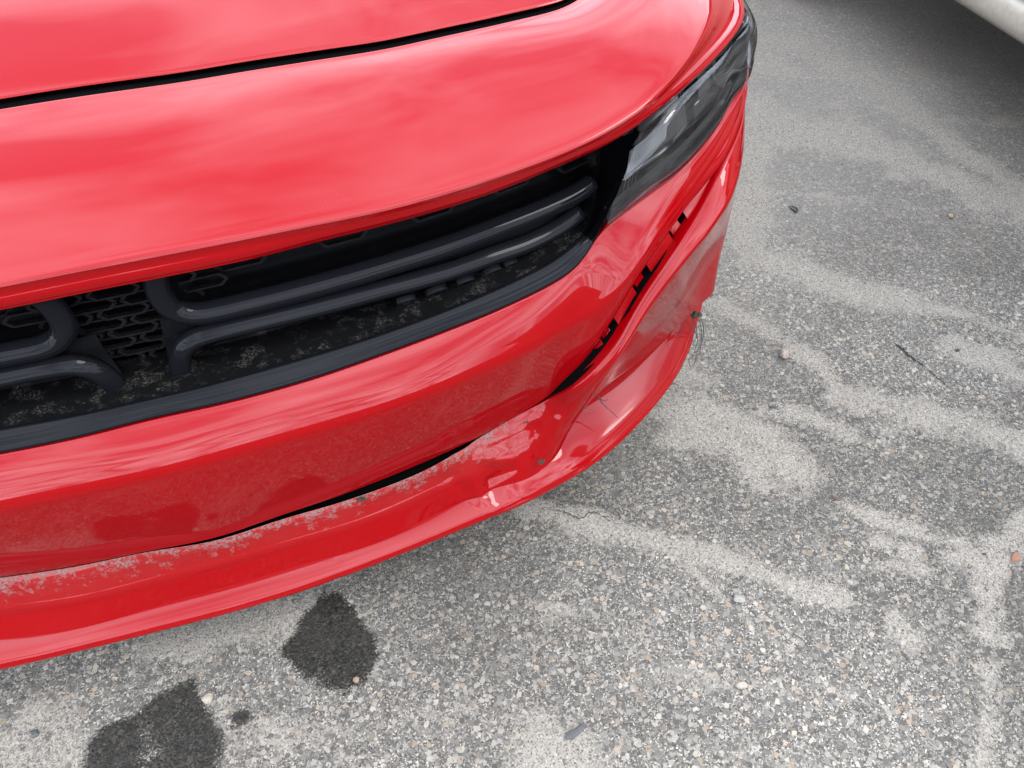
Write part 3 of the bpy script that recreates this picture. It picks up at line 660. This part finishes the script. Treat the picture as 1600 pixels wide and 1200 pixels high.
for px in ((812, 407), (824, 401)):
    P = GP([px], .058)[0]; V = np.array([(x+sl, y, z) for z, sl in ((0, -.004), (.02, .006)) for x in (-.004, .004) for y in (-.003, .003)])
    q = obj('badge_stripe', mesh('badge_stripe', V, [(0, 1, 3, 2), (4, 6, 7, 5), (0, 4, 5, 1), (2, 3, 7, 6), (0, 2, 6, 4), (1, 5, 7, 3)], M_REDB, False), grille)
    q.location = P; q.rotation_euler = (0, 0, math.atan(.34*P[0]+.64*P[0]**3))

# ---- headlights
HS = [[(1001, 203, .722), (970, 290, .68), (938, 366, .594)], [(1040, 170, .740), (1020, 250, .703), (1003, 312, .62)],
      [(1080, 132, .749), (1072, 205, .713), (1065, 266, .64)], [(1120, 95, .749), (1122, 155, .719), (1120, 201, .66)],
      [(1150, 60, .752), (1151, 112, .716), (1145, 155, .67)], [(1172, 28, .757), (1177, 85, .722), (1167, 127, .68)]]
hrows = [W(r) for r in HS]+[np.array([(.92, .245, .765), (.958, .232, .728), (.934, .22, .692)]), np.array([(.942, .40, .79), (.963, .37, .745), (.953, .36, .712)])]
hc = stations(hrows, 8, 1.0, mirror=False)
for s in (1, -1):
    sg = np.array([s, 1, 1])
    C = [c*sg for c in hc]
    inw = np.array([-.004*s, .075, -.012])
    hg = skin([C[0]+np.array([0, .004, -.001]), C[0]*.8+C[1]*.2+inw, C[1]+inw, C[2]*.85+C[1]*.15+inw*.7, C[2]+np.array([0, .004, .002])], [0, .01, .02, .01, 0], ns=[4, 5, 5, 4])
    lamp = sheet('headlight', hg[:, 7:], M_SMOKE, car, flip=True, label='clear headlight with smoked housing')
    lg = skin([C[0]+np.array([0, -.001, -.002]), C[1], C[2]+np.array([0, -.001, .001])], [0, .05, 0], [.003, .003], [8, 8])
    sheet('lens', lg, M_GLASS, lamp)
    def at(u, v, dep):   # place inside the lamp: u along, v from top (0) to bottom (1), dep 0 lens .. 1 housing
        i = u*(len(C[0])-1); i0 = int(min(i, len(C[0])-2)); f = i-i0
        q = [c[i0]*(1-f)+c[i0+1]*f for c in C]
        p = q[0]*(1-2*v)+q[1]*2*v if v < .5 else q[1]*(2-2*v)+q[2]*(2*v-1)
        return p+inw*dep
    def strip(name, u0, u1, v0, v1, d0, d1, mt, n=16, rad=0, mid=None):
        us = np.linspace(u0, u1, n)
        rr = [np.array([at(u, v0, d0) for u in us])]+([np.array([at(u, mid[0], mid[1]) for u in us])] if mid else [])+[np.array([at(u, v1, d1) for u in us])]
        sheet(name, skin(rr, [0, .004, 0] if mid else None, ns=[3]*(len(rr)-1)), mt, lamp)
    strip('reflector', .10, .30, .14, .28, .52, .46, M_SILVER)
    strip('reflector', .085, .335, .42, .64, .46, .34, M_CHROME)
    strip('bezel', .10, .42, .29, .41, .42, .50, M_GLOSS)
    strip('bezel', .33, .36, .05, .92, .35, .30, M_GLOSS)
    strip('light_guide', .02, .62, .84, .90, .30, .26, M_SILVER)
    strip('bezel', .03, .75, .90, .985, .26, .06, M_SMOKE)
    strip('reflector', .40, .47, .22, .58, .50, .45, M_CHROME, 6)
    for k in range(4):
        strip('rib', .075+.016*k, .079+.016*k, .36+.01*k, .80+.01*k, .36, .22, M_SILVER, 3)
    # projector: cup and glass ball
    def lathe(c, ax, prof, seg=28):
        ax = ax/np.linalg.norm(ax); u = np.cross(ax, (0, 0, 1)); u /= np.linalg.norm(u); v = np.cross(ax, u)
        a = np.linspace(0, 2*math.pi, seg+1)
        return np.array([[c+ax*h+r*(math.cos(t)*u+math.sin(t)*v) for t in a] for h, r in prof])
    pc = at(.62, .46, .62); ax = np.array([.45*s, -.85, .12])
    sheet('projector_cup', lathe(pc, ax, [(-.03, .030), (-.005, .034), (.010, .042), (.013, .044), (.011, .047), (-.02, .050)]), M_SILVER, lamp)
    sheet('projector_lens', lathe(pc, ax, [(.012, .0005), (.0115, .008), (.009, .017), (.004, .025), (-.004, .031), (-.012, .033)]), M_GLOSS, lamp)
    pc = at(.40, .40, .75)
    sheet('projector_cup', lathe(pc, ax, [(-.03, .018), (-.005, .022), (.008, .030), (.010, .032), (.0, .034)]), M_SMOKE, lamp)

# ---- fenders, wheels and the body behind the nose
def lathe3(c, ax, prof, seg=40):
    ax = np.asarray(ax, float); u = np.cross(ax, (0, 0, 1)); u /= np.linalg.norm(u); v = np.cross(ax, u)
    a = np.linspace(0, 2*math.pi, seg+1)
    return np.array([[np.asarray(c)+ax*h+r*(math.cos(t)*u+math.sin(t)*v) for t in a] for h, r in prof])
def build_wheel(parent, c, s, R=.345, rim=M_RIM):
    t = sheet('wheel', lathe3(c, (s, 0, 0), [(-.10, R-.11), (-.115, R-.03), (-.10, R-.006), (-.07, R), (.07, R), (.10, R-.006), (.115, R-.03), (.105, R-.10), (.095, R-.105)]), M_RUB, parent)
    sheet('rim', lathe3(c, (s, 0, 0), [(.10, R-.10), (.092, R-.115), (.04, R-.125), (-.04, R-.125)]), rim, t)
    parts = []
    for k in range(5):
        a = 2*math.pi*k/5+.3; d = np.array([0, math.cos(a), math.sin(a)]); e = np.array([0, -math.sin(a), math.cos(a)])
        V = [np.asarray(c)+s*np.array([x, 0, 0])+d*r+e*w for r, hw, x in ((.03, .035, .085), (R-.115, .028, .075)) for w in (-hw, hw) for x in (x, x-.03)]
        parts.append((np.array(V), [(0, 1, 3, 2), (4, 6, 7, 5), (0, 4, 5, 1), (2, 3, 7, 6), (0, 2, 6, 4), (1, 5, 7, 3)]))
    for v, f in parts: obj('spoke', mesh('spoke', v, f, rim, False), t)
    return t
def arch(yc, R, zc=.335, n=24):
    a = np.linspace(math.radians(186), math.radians(-6), n); return yc+R*np.cos(a), zc+R*np.sin(a)
for s in (1, -1):
    ya, za = arch(.82, .395, .30); sx = np.array([s, 1, 1])
    top = np.c_[np.interp(ya, [.3, .45, .7, 1.25], [.93, .945, .952, .955]), ya, np.interp(ya, [.3, .45, .7, 1.25], [.79, .80, .82, .865])]
    midc = np.c_[0*ya+.965, ya, (za*.5+top[:, 2]*.5)]; low = np.c_[0*ya+.962, ya, za]; inn_ = np.c_[0*ya+.93, ya, za-.004]
    sheet('fender', skin([top*sx, midc*sx, low*sx, inn_*sx], [0, .05, .004, 0], ns=[4, 5, 2]), M_RED, car, {'dirt': np.full((4+5+2+1+5*2)*24, .1)} if False else None)
    li = np.c_[0*ya+.60, ya, za]; sheet('wheel_arch_liner', skin([inn_*sx, li*sx], ns=[2]), M_VOID, car)
    build_wheel(car, (.84*s, .82, .345), s)
    build_wheel(car, (.84*s, 3.87, .345), s)
def section(y, pts): return np.array([(x, y, z) for x, z in pts])
def body_rows(ys, prof):
    return [section(y, prof(y)) for y in ys]
def loft_body(name, ys, prof, mt, parent, closed=False):
    rr = []
    for y in ys:
        h = np.array(prof(y)); f = np.vstack([h, (h*np.array([-1, 1]))[::-1]]); rr.append(np.c_[f[:, 0], np.full(len(f), y), f[:, 1]])
    g_ = np.array(rr); return sheet(name, g_, mt, parent)
def side(y):
    w = np.interp(y, [1.24, 3, 4.4, 4.9], [.955, .955, .94, .86]); b = np.interp(y, [1.24, 4.2, 4.9], [.17, .17, .30]); t = np.interp(y, [1.24, 2, 3.6, 4.9], [.90, .93, .98, .98])
    return [(w-.30, b), (w-.02, b), (w, b+.10), (w+.008, .50), (w-.005, t-.12), (w-.06, t), (w-.2, t+.02)]
loft_body('rear_body', [1.26, 1.6, 2.2, 3, 3.6, 4.2, 4.6, 4.9], side, M_RED, car)
def green(y):
    z = np.interp(y, [1.22, 1.9, 2.5, 3.2, 4.0, 4.45], [.93, 1.33, 1.46, 1.45, 1.18, 1.0]); w = np.interp(z, [.93, 1.46], [.80, .60])
    return [(.80, .92), (w, z), (w*.5, z+.02)]
loft_body('windshield_and_windows', [1.22, 1.55, 1.9], green, M_WIN, car); loft_body('roof', [1.9, 2.2, 2.5, 3.2, 3.6], green, M_RED, car); loft_body('rear_window', [3.6, 4.0, 4.45], green, M_WIN, car)
v, f = joinVF([box((0, .72, .42), (1.15, .95, .42)), box((0, 3, .22), (1.7, 3.6, .10))])
obj('underbody', mesh('underbody', v, f, M_VOID, False), car)

# ================================================================== NEIGHBOURING WHITE CAR
def cream():
    m, t, b = mat('cream_white_paint'); v = ocoord(t)
    c = mixc(t, ramp(t, noise(t, 60, 5, .65, v), [(.45, 0), (.75, .5)]), (.245, .225, .185), (.15, .122, .09))
    L(t, c, b.inputs['Base Color']); b.inputs['Roughness'].default_value = .5; b.inputs['Coat Weight'].default_value = .5; b.inputs['Coat Roughness'].default_value = .25
    return m
M_CREAM = cream(); M_TRIM = simple('grey_side_moulding', (.03, .031, .035), .5)
XW = 3.0
wcar = empty('parked_car', (XW, .4, 0), label='cream white car parked alongside, only its dusty rocker panel showing', category='car')
def wsheet(name, prof_xz, y0, y1, mt, n=6):
    P = np.array(prof_xz, float); ys = np.linspace(y0, y1, n)
    for s in (1, -1):
        g_ = np.array([[((x)*s, y-.4, z+.1) for x, z in P] for y in ys])
        F = gridfaces(n, len(P)); V = g_.reshape(-1, 3)
        obj(name, mesh(name, V, F, mt), wcar)
hw = .9
wsheet('rocker_panel', [(-.62, .205), (-hw+.035, .198), (-hw+.018, .200), (-hw+.004, .214), (-hw-.004, .235), (-hw-.004, .262), (-hw+.006, .284), (-hw+.020, .291)], -.65, 1.45, M_CREAM)
wsheet('door_gap', [(-hw+.05, .285), (-hw+.05, .40)], -.65, 1.45, M_VOID)
wsheet('side_moulding', [(-hw+.03, .296), (-hw+.004, .300), (-hw-.002, .310), (-hw+.002, .322), (-hw+.03, .326)], -.65, 1.45, M_TRIM)
wsheet('door', [(-hw+.02, .331), (-hw-.004, .335), (-hw-.03, .45), (-hw-.035, .62), (-hw-.015, .80), (-hw+.03, .92)], -.65, 1.45, M_CREAM)
wsheet('side_window', [(-hw+.035, .925), (-.68, 1.36)], -.75, 1.9, M_WIN)
wsheet('roof', [(-.69, 1.355), (-.60, 1.42), (0, 1.46)], -.55, 1.75, M_CREAM)
for y0, y1 in ((-1.45, -.66), (1.46, 2.75)):
    wsheet('quarter_panel', [(-hw-.004, .55), (-hw-.035, .66), (-hw-.015, .80), (-hw+.03, .92), (-.5, .97), (0, .98)], y0, y1, M_CREAM)
for yy in (-1.05, 1.98):
    for s in (1, -1): build_wheel(wcar, (.80*s, yy-.4, .36), s, .36, M_SILVER)
v, f = joinVF([box((0, .25, .52), (1.25, 4.0, .38)), box((0, .25, .335), (1.6, 1.95, .05))]); obj('underbody', mesh('underbody', v, f, M_VOID, False), wcar)
for y, s in ((-1.5, -1), (2.8, 1)):
    ph = np.linspace(-1, 1, 13); g_ = np.array([[(hw*p*k, y-.4+s*(.28*(1-abs(p)**3)+dz), z) for p in ph] for k, z, dz in ((.93, .22, -.05), (1, .35, 0), (1.02, .55, .02), (1, .75, -.02), (.93, .93, -.12))])
    V = g_.reshape(-1, 3); obj('bumper', mesh('bumper', V, gridfaces(5, 13), M_CREAM), wcar)

# ================================================================== STONES IN THE ASPHALT
def look(arr, P):
    i = np.clip(np.searchsorted(gx, P[:, 0]), 0, len(gx)-1); j = np.clip(np.searchsorted(gy, P[:, 1]), 0, len(gy)-1); return arr.reshape(len(gy), len(gx))[j, i]
def stone_mat(name):
    m, t, b = mat(name); v = ocoord(t)
    c = ramp(t, attr(t, 'shade'), [(0, (.03, .031, .032)), (.3, (.058, .058, .058)), (.6, (.098, .094, .09)), (.8, (.138, .133, .126)), (.93, (.15, .147, .139)), (1, (.095, .083, .071))])
    c = mixc(t, 1.0, c, ramp(t, noise(t, 600, 3, .6, v), [(.3, .7), (.7, 1.2)]), 'MULTIPLY')
    c = mixc(t, .10, c, (.115, .112, .106))
    c = mixc(t, 1.0, c, (1.14, 1.07, .97), 'MULTIPLY')
    w_ = ramp(t, attr(t, 'wet'), [(.05, 0), (.12, 1)]); c = mixc(t, mth(t, 'MULTIPLY', w_, .9), c, mixc(t, 1.0, c, (.22, .20, .16), 'MULTIPLY'))
    L(t, c, b.inputs['Base Color']); b.inputs['Roughness'].default_value = .75; b.inputs['Specular IOR Level'].default_value = .12; return m
M_STONE = stone_mat('asphalt_stone')
def stone_vf(r, k, rg, flat=.16, elong=1.0):
    a = np.sort(rg.uniform(0, 2*math.pi, k)*.45+np.linspace(0, 2*math.pi, k, endpoint=False)*.75); rr = r*rg.uniform(.75, 1.15, k)
    e = rg.uniform(.65, 1.0)*elong; th = rg.uniform(0, math.pi); c, s_ = math.cos(th), math.sin(th)
    def ring(f, z):
        x = rr*np.cos(a)*f; y = rr*np.sin(a)*f*e; return np.c_[x*c-y*s_, x*s_+y*c, np.full(k, z)+rg.uniform(-.05, .05, k)*r]
    h = r*flat*rg.uniform(.7, 1.3)
    V = np.vstack([ring(1.0, -r*.35), ring(.97, h*.35), ring(.62, h), [[0, 0, h*1.05]]])
    F = [(i, (i+1) % k, k+(i+1) % k) for i in range(k)]+[(i, k+(i+1) % k, k+i) for i in range(k)]
    F += [(k+i, k+(i+1) % k, 2*k+(i+1) % k) for i in range(k)]+[(k+i, 2*k+(i+1) % k, 2*k+i) for i in range(k)]+[(2*k+i, 2*k+(i+1) % k, 3*k) for i in range(k)]
    return V, np.array(F)
# scatter where the ground shows in view
N0 = 26000
px = np.c_[rng.uniform(-40, 1640, N0), rng.uniform(-20, 1240, N0)]
P = G(px); P = P[(P[:, 0] < 3.2) & (P[:, 1] < 2.4)]
bmask = ~((P[:, 1] > .02+.25*np.clip(P[:, 0], 0, 1)**2) & (np.abs(P[:, 0]) < .8)); P = P[bmask]
sv = look(sandm, P); keep = rng.random(len(P)) > np.clip((sv+.25)*1.6, 0, .93); P = P[keep]; sv = sv[keep]; wv = look(wetm, P)
zg = look(gz, P)
rad = .0016+.0034*rng.random(len(P))**2.4
lib = [stone_vf(1.0, 6, rng) for _ in range(24)]
shade = np.clip(rng.beta(2.0, 2.6, len(P)), 0, .96); shade[rng.random(len(P)) < .012] = 1.0
dist = np.linalg.norm(P-CAM, axis=1)
order = np.argsort(-(rad/dist)); big_i = order[:290]; rest = order[290:]
rest = rest[rng.random(len(rest)) < .92]
Vs, Fs, sh, we, off = [], [], [], [], 0
for i in rest:
    V, F = lib[i % 24]; Vs.append(V*rad[i]+np.array([P[i, 0], P[i, 1], zg[i]-rad[i]*.04])); Fs.append(F+off); off += len(V); sh.append(np.full(len(V), shade[i])); we.append(np.full(len(V), wv[i]))
Vs = np.vstack(Vs); Fs = np.vstack(Fs)
me = bpy.data.meshes.new('asphalt_stones'); me.vertices.add(len(Vs)); me.vertices.foreach_set('co', Vs.astype(np.float32).ravel())
me.loops.add(Fs.size); me.loops.foreach_set('vertex_index', Fs.astype(np.int32).ravel()); me.polygons.add(len(Fs)); me.polygons.foreach_set('loop_start', np.arange(0, Fs.size, 3, dtype=np.int32)); me.update(calc_edges=True)
for k, v_ in (('shade', np.concatenate(sh)), ('wet', np.concatenate(we))):
    a = me.attributes.new(k, 'FLOAT', 'POINT'); a.data.foreach_set('value', v_.astype(np.float32))
me.materials.append(M_STONE); me.validate(); obj('asphalt_stones', me, ground, kind='stuff')
slib = []
for k in range(12):
    V, F = stone_vf(1.0, 8, rng); slib.append(mesh('stone', V, F, M_STONE, False, {'shade': np.full(len(V), [.3, .55, .72, .86,   .93, .85, .5, .65, .9, .4, .8, .75][k]), 'wet': np.full(len(V), -1.0)}))
big_i = [i for i in big_i if wv[i] < 0]
for n_, i in enumerate(big_i):
    o = obj('stone', slib[n_ % 12], ground); r = rad[i]*1.15; o.location = (P[i, 0], P[i, 1], zg[i]); o.scale = (r, r, r*.8); o.rotation_euler = (0, 0, rng.uniform(0, 6.28))

# ================================================================== CRACKS
def crack(px, w, name='crack'):
    c = resample(catmull(G(px), 8), 60); n_ = len(c); c[:, :2] += rng.normal(0, .0016, (n_, 2)); hw_ = w*(.35+rng.random(n_))*np.sin(np.linspace(.15, math.pi-.15, n_))
    T = np.gradient(c, axis=0); S = np.c_[-T[:, 1], T[:, 0], 0*T[:, 0]]; S /= np.linalg.norm(S, axis=1)[:, None]; z = look(gz, c)+.0025; c[:, 2] = z
    g_ = np.array([c-S*hw_[:, None], c+S*hw_[:, None]]); V = g_.reshape(-1, 3)
    obj(name, mesh(name, V, gridfaces(2, n_), M_CRACK, False), ground)
M_CRACK = simple('crack_shadow', (.006, .006, .006), .95)
crack([(1395, 535), (1410, 545), (1420, 556), (1436, 566), (1448, 574)], .0028)
crack([(1448, 574), (1465, 590), (1485, 606)], .0012)
crack([(845, 795), (880, 800), (905, 810), (928, 800), (950, 812), (975, 822)], .0010)

# ================================================================== LOOSE THINGS ON THE GROUND
def rock(name, px, w, h, col, label, cat, dz=0, spots=None, rough=.8, seed=1):
    rg = np.random.default_rng(seed); import bmesh; col = (col[0]*.46, col[1]*.425, col[2]*.37); spots = spots and tuple(k*.5 for k in spots)
    bm = bmesh.new(); bmesh.ops.create_icosphere(bm, subdivisions=3, radius=1)
    ph = rg.uniform(0, 6.28, 9)
    for v in bm.verts:
        p = v.co; d = 1+.13*math.sin(3.1*p.x+ph[0])+.11*math.sin(4.3*p.y+ph[1])*math.cos(2.7*p.z+ph[2])+.07*math.sin(7*p.x+5*p.y+ph[3])+.04*math.sin(11*p.z+ph[4]+9*p.y)
        v.co = Vector((p.x*d*w/2, p.y*d*w/2*.85, p.z*d*h/2))
    me = bpy.data.meshes.new(name); bm.to_mesh(me); bm.free()
    m, t, b = mat(name+'_stone'); v = ocoord(t)
    L(t, mixc(t, ramp(t, noise(t, 260, 4, .6, v), [(.5, 0), (.62, .8)]), col, spots or tuple(c*.6 for c in col)), b.inputs['Base Color']); b.inputs['Roughness'].default_value = rough; bump(t, noise(t, 500, 4, .6, v), .5, .001, b)
    me.materials.append(m); me.polygons.foreach_set('use_smooth', np.ones(len(me.polygons), bool))
    o = obj(name, me, label=label, category=cat); p = G([px])[0]; o.location = (p[0], p[1], h*.42); o.rotation_euler = (0, 0, rg.uniform(0, 6)); return o
rock('pebble', (1224, 557), .025, .020, (.40, .35, .32), 'round whitish pebble with brown specks lying on the asphalt', 'pebble', spots=(.10, .06, .05), seed=3)
rock('pebble', (1158, 1072), .017, .010, (.42, .40, .37), 'flat pale chip of white stone set in bare asphalt', 'pebble', seed=5)
rock('pebble', (327, 1092), .018, .012, (.42, .39, .34), 'cream stone at the edge of a dark wet stain', 'pebble', seed=6)
rock('pebble', (557, 1063), .012, .008, (.30, .22, .15), 'tan stone at the lower edge of the smaller wet stain', 'pebble', seed=8)
rock('pebble', (1155, 936), .020, .008, (.33, .335, .34), 'broad light grey stone beside the end of a sand streak', 'pebble', seed=9)
def shard(name, px, pts, th, col, label, cat, rough=.5, tilt=(0, 0), curl=0, size=1.0, lift=.001):
    col = (col[0]*.5, col[1]*.46, col[2]*.40); pts = np.array(pts, float)*size; n_ = len(pts); c = pts.mean(0)
    rings = [(1.0, 0), (.55, 1), ]
    V = []
    for sgn in (1, -1):
        for f_ in (1.0, .55, .0):
            q = c+(pts-c)*f_ if f_ > 0 else c[None]
            for p in q:
                r2 = ((p-c)**2).sum(); V.append((p[0], p[1], sgn*th/2*(1 if f_ < 1 else .5)+curl*(p[0]-c[0])**2))
    F = []; m_ = 2*n_+1
    for o_, fl in ((0, False), (m_, True)):
        for i in range(n_):
            j = (i+1) % n_; q = [(o_+i, o_+j, o_+n_+j, o_+n_+i), (o_+n_+i, o_+n_+j, o_+2*n_)]
            F += [tuple(x[::-1]) if fl else x for x in q]
    F += [(i, m_+i, m_+(i+1) % n_, (i+1) % n_) for i in range(n_)]
    m, t, b = mat(name+'_surface'); v = ocoord(t); L(t, mixc(t, noise(t, 180, 4, .6, v), tuple(k*.7 for k in col), tuple(min(1, k*1.3) for k in col)), b.inputs['Base Color']); b.inputs['Roughness'].default_value = rough
    o = obj(name, mesh(name, V, F, m, False), label=label, category=cat); p = G([px])[0]; o.location = (p[0], p[1], th/2+lift); o.rotation_euler = (tilt[0], tilt[1], 0); return o
shard('plastic_shard', (1240, 329), [(-.012, .010), (.004, .011), (.012, .004), (.010, -.006), (.001, -.012), (-.003, -.001)], .005, (.03, .032, .038), 'small black broken shard beside the red bumper corner', 'shard', .35, (.2, .1), lift=.002)
shard('stone_chip', (1484, 338), [(-.006, -.006), (.002, -.008), (.008, .001), (.004, .007), (-.003, .004)], .004, (.34, .26, .17), 'tan flat stone chip on the asphalt', 'stone chip')
shard('leaf', (1583, 873), [(-.013, -.006), (-.006, .0), (.002, .006), (.010, .008), (.013, .003), (.012, -.004), (.003, -.007)], .001, (.20, .075, .03), 'orange brown dry leaf lying beside a streak of sand', 'leaf', .5, (.12, -.15), 9, lift=.0035)
shard('dry_leaf', (1305, 779), [(-.011, .006), (-.006, .006), (.002, .0), (.010, -.004), (.011, -.007), (.003, -.007), (-.006, -.001)], .003, (.075, .035, .022), 'small curled dark brown dry leaf on the sand', 'leaf', .6, (.1, .1), 25, lift=.002)
shard('slate_chip', (898, 1144), [(-.020, -.005), (-.012, .003), (.004, .004), (.018, .009), (.020, .003), (.006, -.005), (-.008, -.009)], .004, (.06, .064, .075), 'long dark slate chip lying on a sand patch', 'stone chip', .7)
shard('stone_chip', (1495, 548), [(-.004, .003), (.004, .004), (.005, -.003), (-.004, -.004)], .003, (.015, .015, .017), 'tiny black chip past the end of the crack', 'stone chip')
shard('stone_chip', (1208, 637), [(-.010, .005), (.0, .004), (.010, -.003), (.004, -.005), (-.006, .0)], .004, (.03, .032, .036), 'dark sliver of stone at the edge of a large sand patch', 'stone chip')
shard('stone_chip', (1180, 640), [(-.006, .003), (.003, .003), (.006, -.003), (-.003, -.003)], .003, (.045, .047, .05), 'short dark chip next to a longer dark sliver', 'stone chip')
shard('stone_chip', (1537, 867), [(-.003, .003), (.004, .002), (.002, -.003)], .003, (.015, .014, .014), 'black grain on the sand near the orange leaf', 'stone chip')
shard('stone_chip', (55, 1148), [(-.008, .006), (.004, .007), (.007, -.002), (-.002, -.006)], .004, (.05, .055, .065), 'blue grey chip beside the larger wet stain', 'stone chip')
shard('stone_chip', (1111, 462), [(-.005, .003), (.005, .004), (.005, -.003), (-.003, -.004)], .004, (.02, .02, .022), 'black crumb below the corner of the red bumper', 'stone chip')
def wisp(name, curves, r, col, label, cat):
    parts = []
    for c in curves:
        c = resample(catmull(np.array(c), 8), 24); parts.append(sweep(c, circ(r, 5), up=(.3, .2, .9), scale=np.linspace(1.1, .5, len(c))))
    v, f = joinVF(parts); m = simple(name+'_fibre', col, .8); return obj(name, mesh(name, v, f, m), label=label, category=cat)

def WZ(l): return W(l)
wisp('root_tuft', [WZ(c) for c in (
 [(1078, 492, .235), (1092, 500, .22), (1096, 530, .17), (1094, 548, .14), (1088, 560, .12), (1083, 574, .11)],
 [(1080, 500, .22), (1086, 518, .19), (1090, 532, .16), (1086, 546, .14), (1081, 558, .12)],
 [(1088, 488, .23), (1098, 505, .20), (1098, 530, .16), (1090, 546, .13), (1084, 552, .12)],
 [(1076, 560, .125), (1078, 572, .11), (1085, 566, .10), (1088, 550, .11), (1083, 545, .12)],
 [(1065, 505, .225), (1062, 520, .21), (1059, 533, .20)],
 [(1072, 500, .225), (1082, 515, .20), (1088, 522, .18)], [(1082, 497, .22), (1087, 508, .2), (1089, 524, .17), (1083, 540, .14)])],
 .0008, (.008, .006, .005), 'tuft of thin dark roots hanging from the end of the red bumper lip', 'roots')
wisp('twig', [WZ([(934, 618, .245), (941, 630, .232), (953, 641, .222), (966, 653, .212)]), WZ([(936, 622, .24), (944, 626, .238), (950, 624, .24)])], .0011, (.016, .012, .010), 'short dry twig caught on the red bumper lip', 'twig')
wisp('grass_stem', [WZ([(905, 636, .225), (918, 642, .218), (934, 641, .214)]), WZ([(912, 636, .225), (922, 634, .222)])], .0007, (.05, .04, .028), 'thin dry grass stem lying on the red bumper lip', 'grass stem')
wisp('pine_needle', [G([(405, 993), (410, 988), (414, 984)])+np.array([0, 0, .002]), G([(404, 988), (409, 990), (416, 986)])+np.array([0, 0, .003])], .0009, (.09, .07, .025), 'yellow dry needle on the sand below the bumper lip', 'pine needle')
# clods of dried mud stuck to the bumper
def clod(px, r, k, label):
    c = W([px])[0]; parts = []
    for i in range(k):
        V, F = stone_vf(r*rng.uniform(.35, .8), 6, rng, flat=.5); parts.append((V+c+rng.normal(0, r*.55, 3)*np.array([1, .5, .6]), F))
    v, f = joinVF(parts); obj('mud_clod', mesh('mud_clod', v, f, M_MUD, False), label=label, category='mud')
M_MUD = simple('dried_mud', (.035, .03, .023), .95, 0, 0, 0)
clod((761, 692, .262), .006, 9, 'crumb of dried mud at the end of the black slot under the bumper')
clod((846, 722, .218), .006, 9, 'crumb of dried mud on the crease above the bumper lip')
clod((912, 633, .235), .007, 12, 'clump of mud under the twig on the bumper lip')
clod((822, 660, .278), .004, 6, 'small mud fleck on the red panel below the bumper edge')
clod((1085, 492, .235), .009, 14, 'clump of grey mud holding the hanging roots')
clod((564, 780, .268), .005, 8, 'crumb of grey mud below the black slot, in its middle')
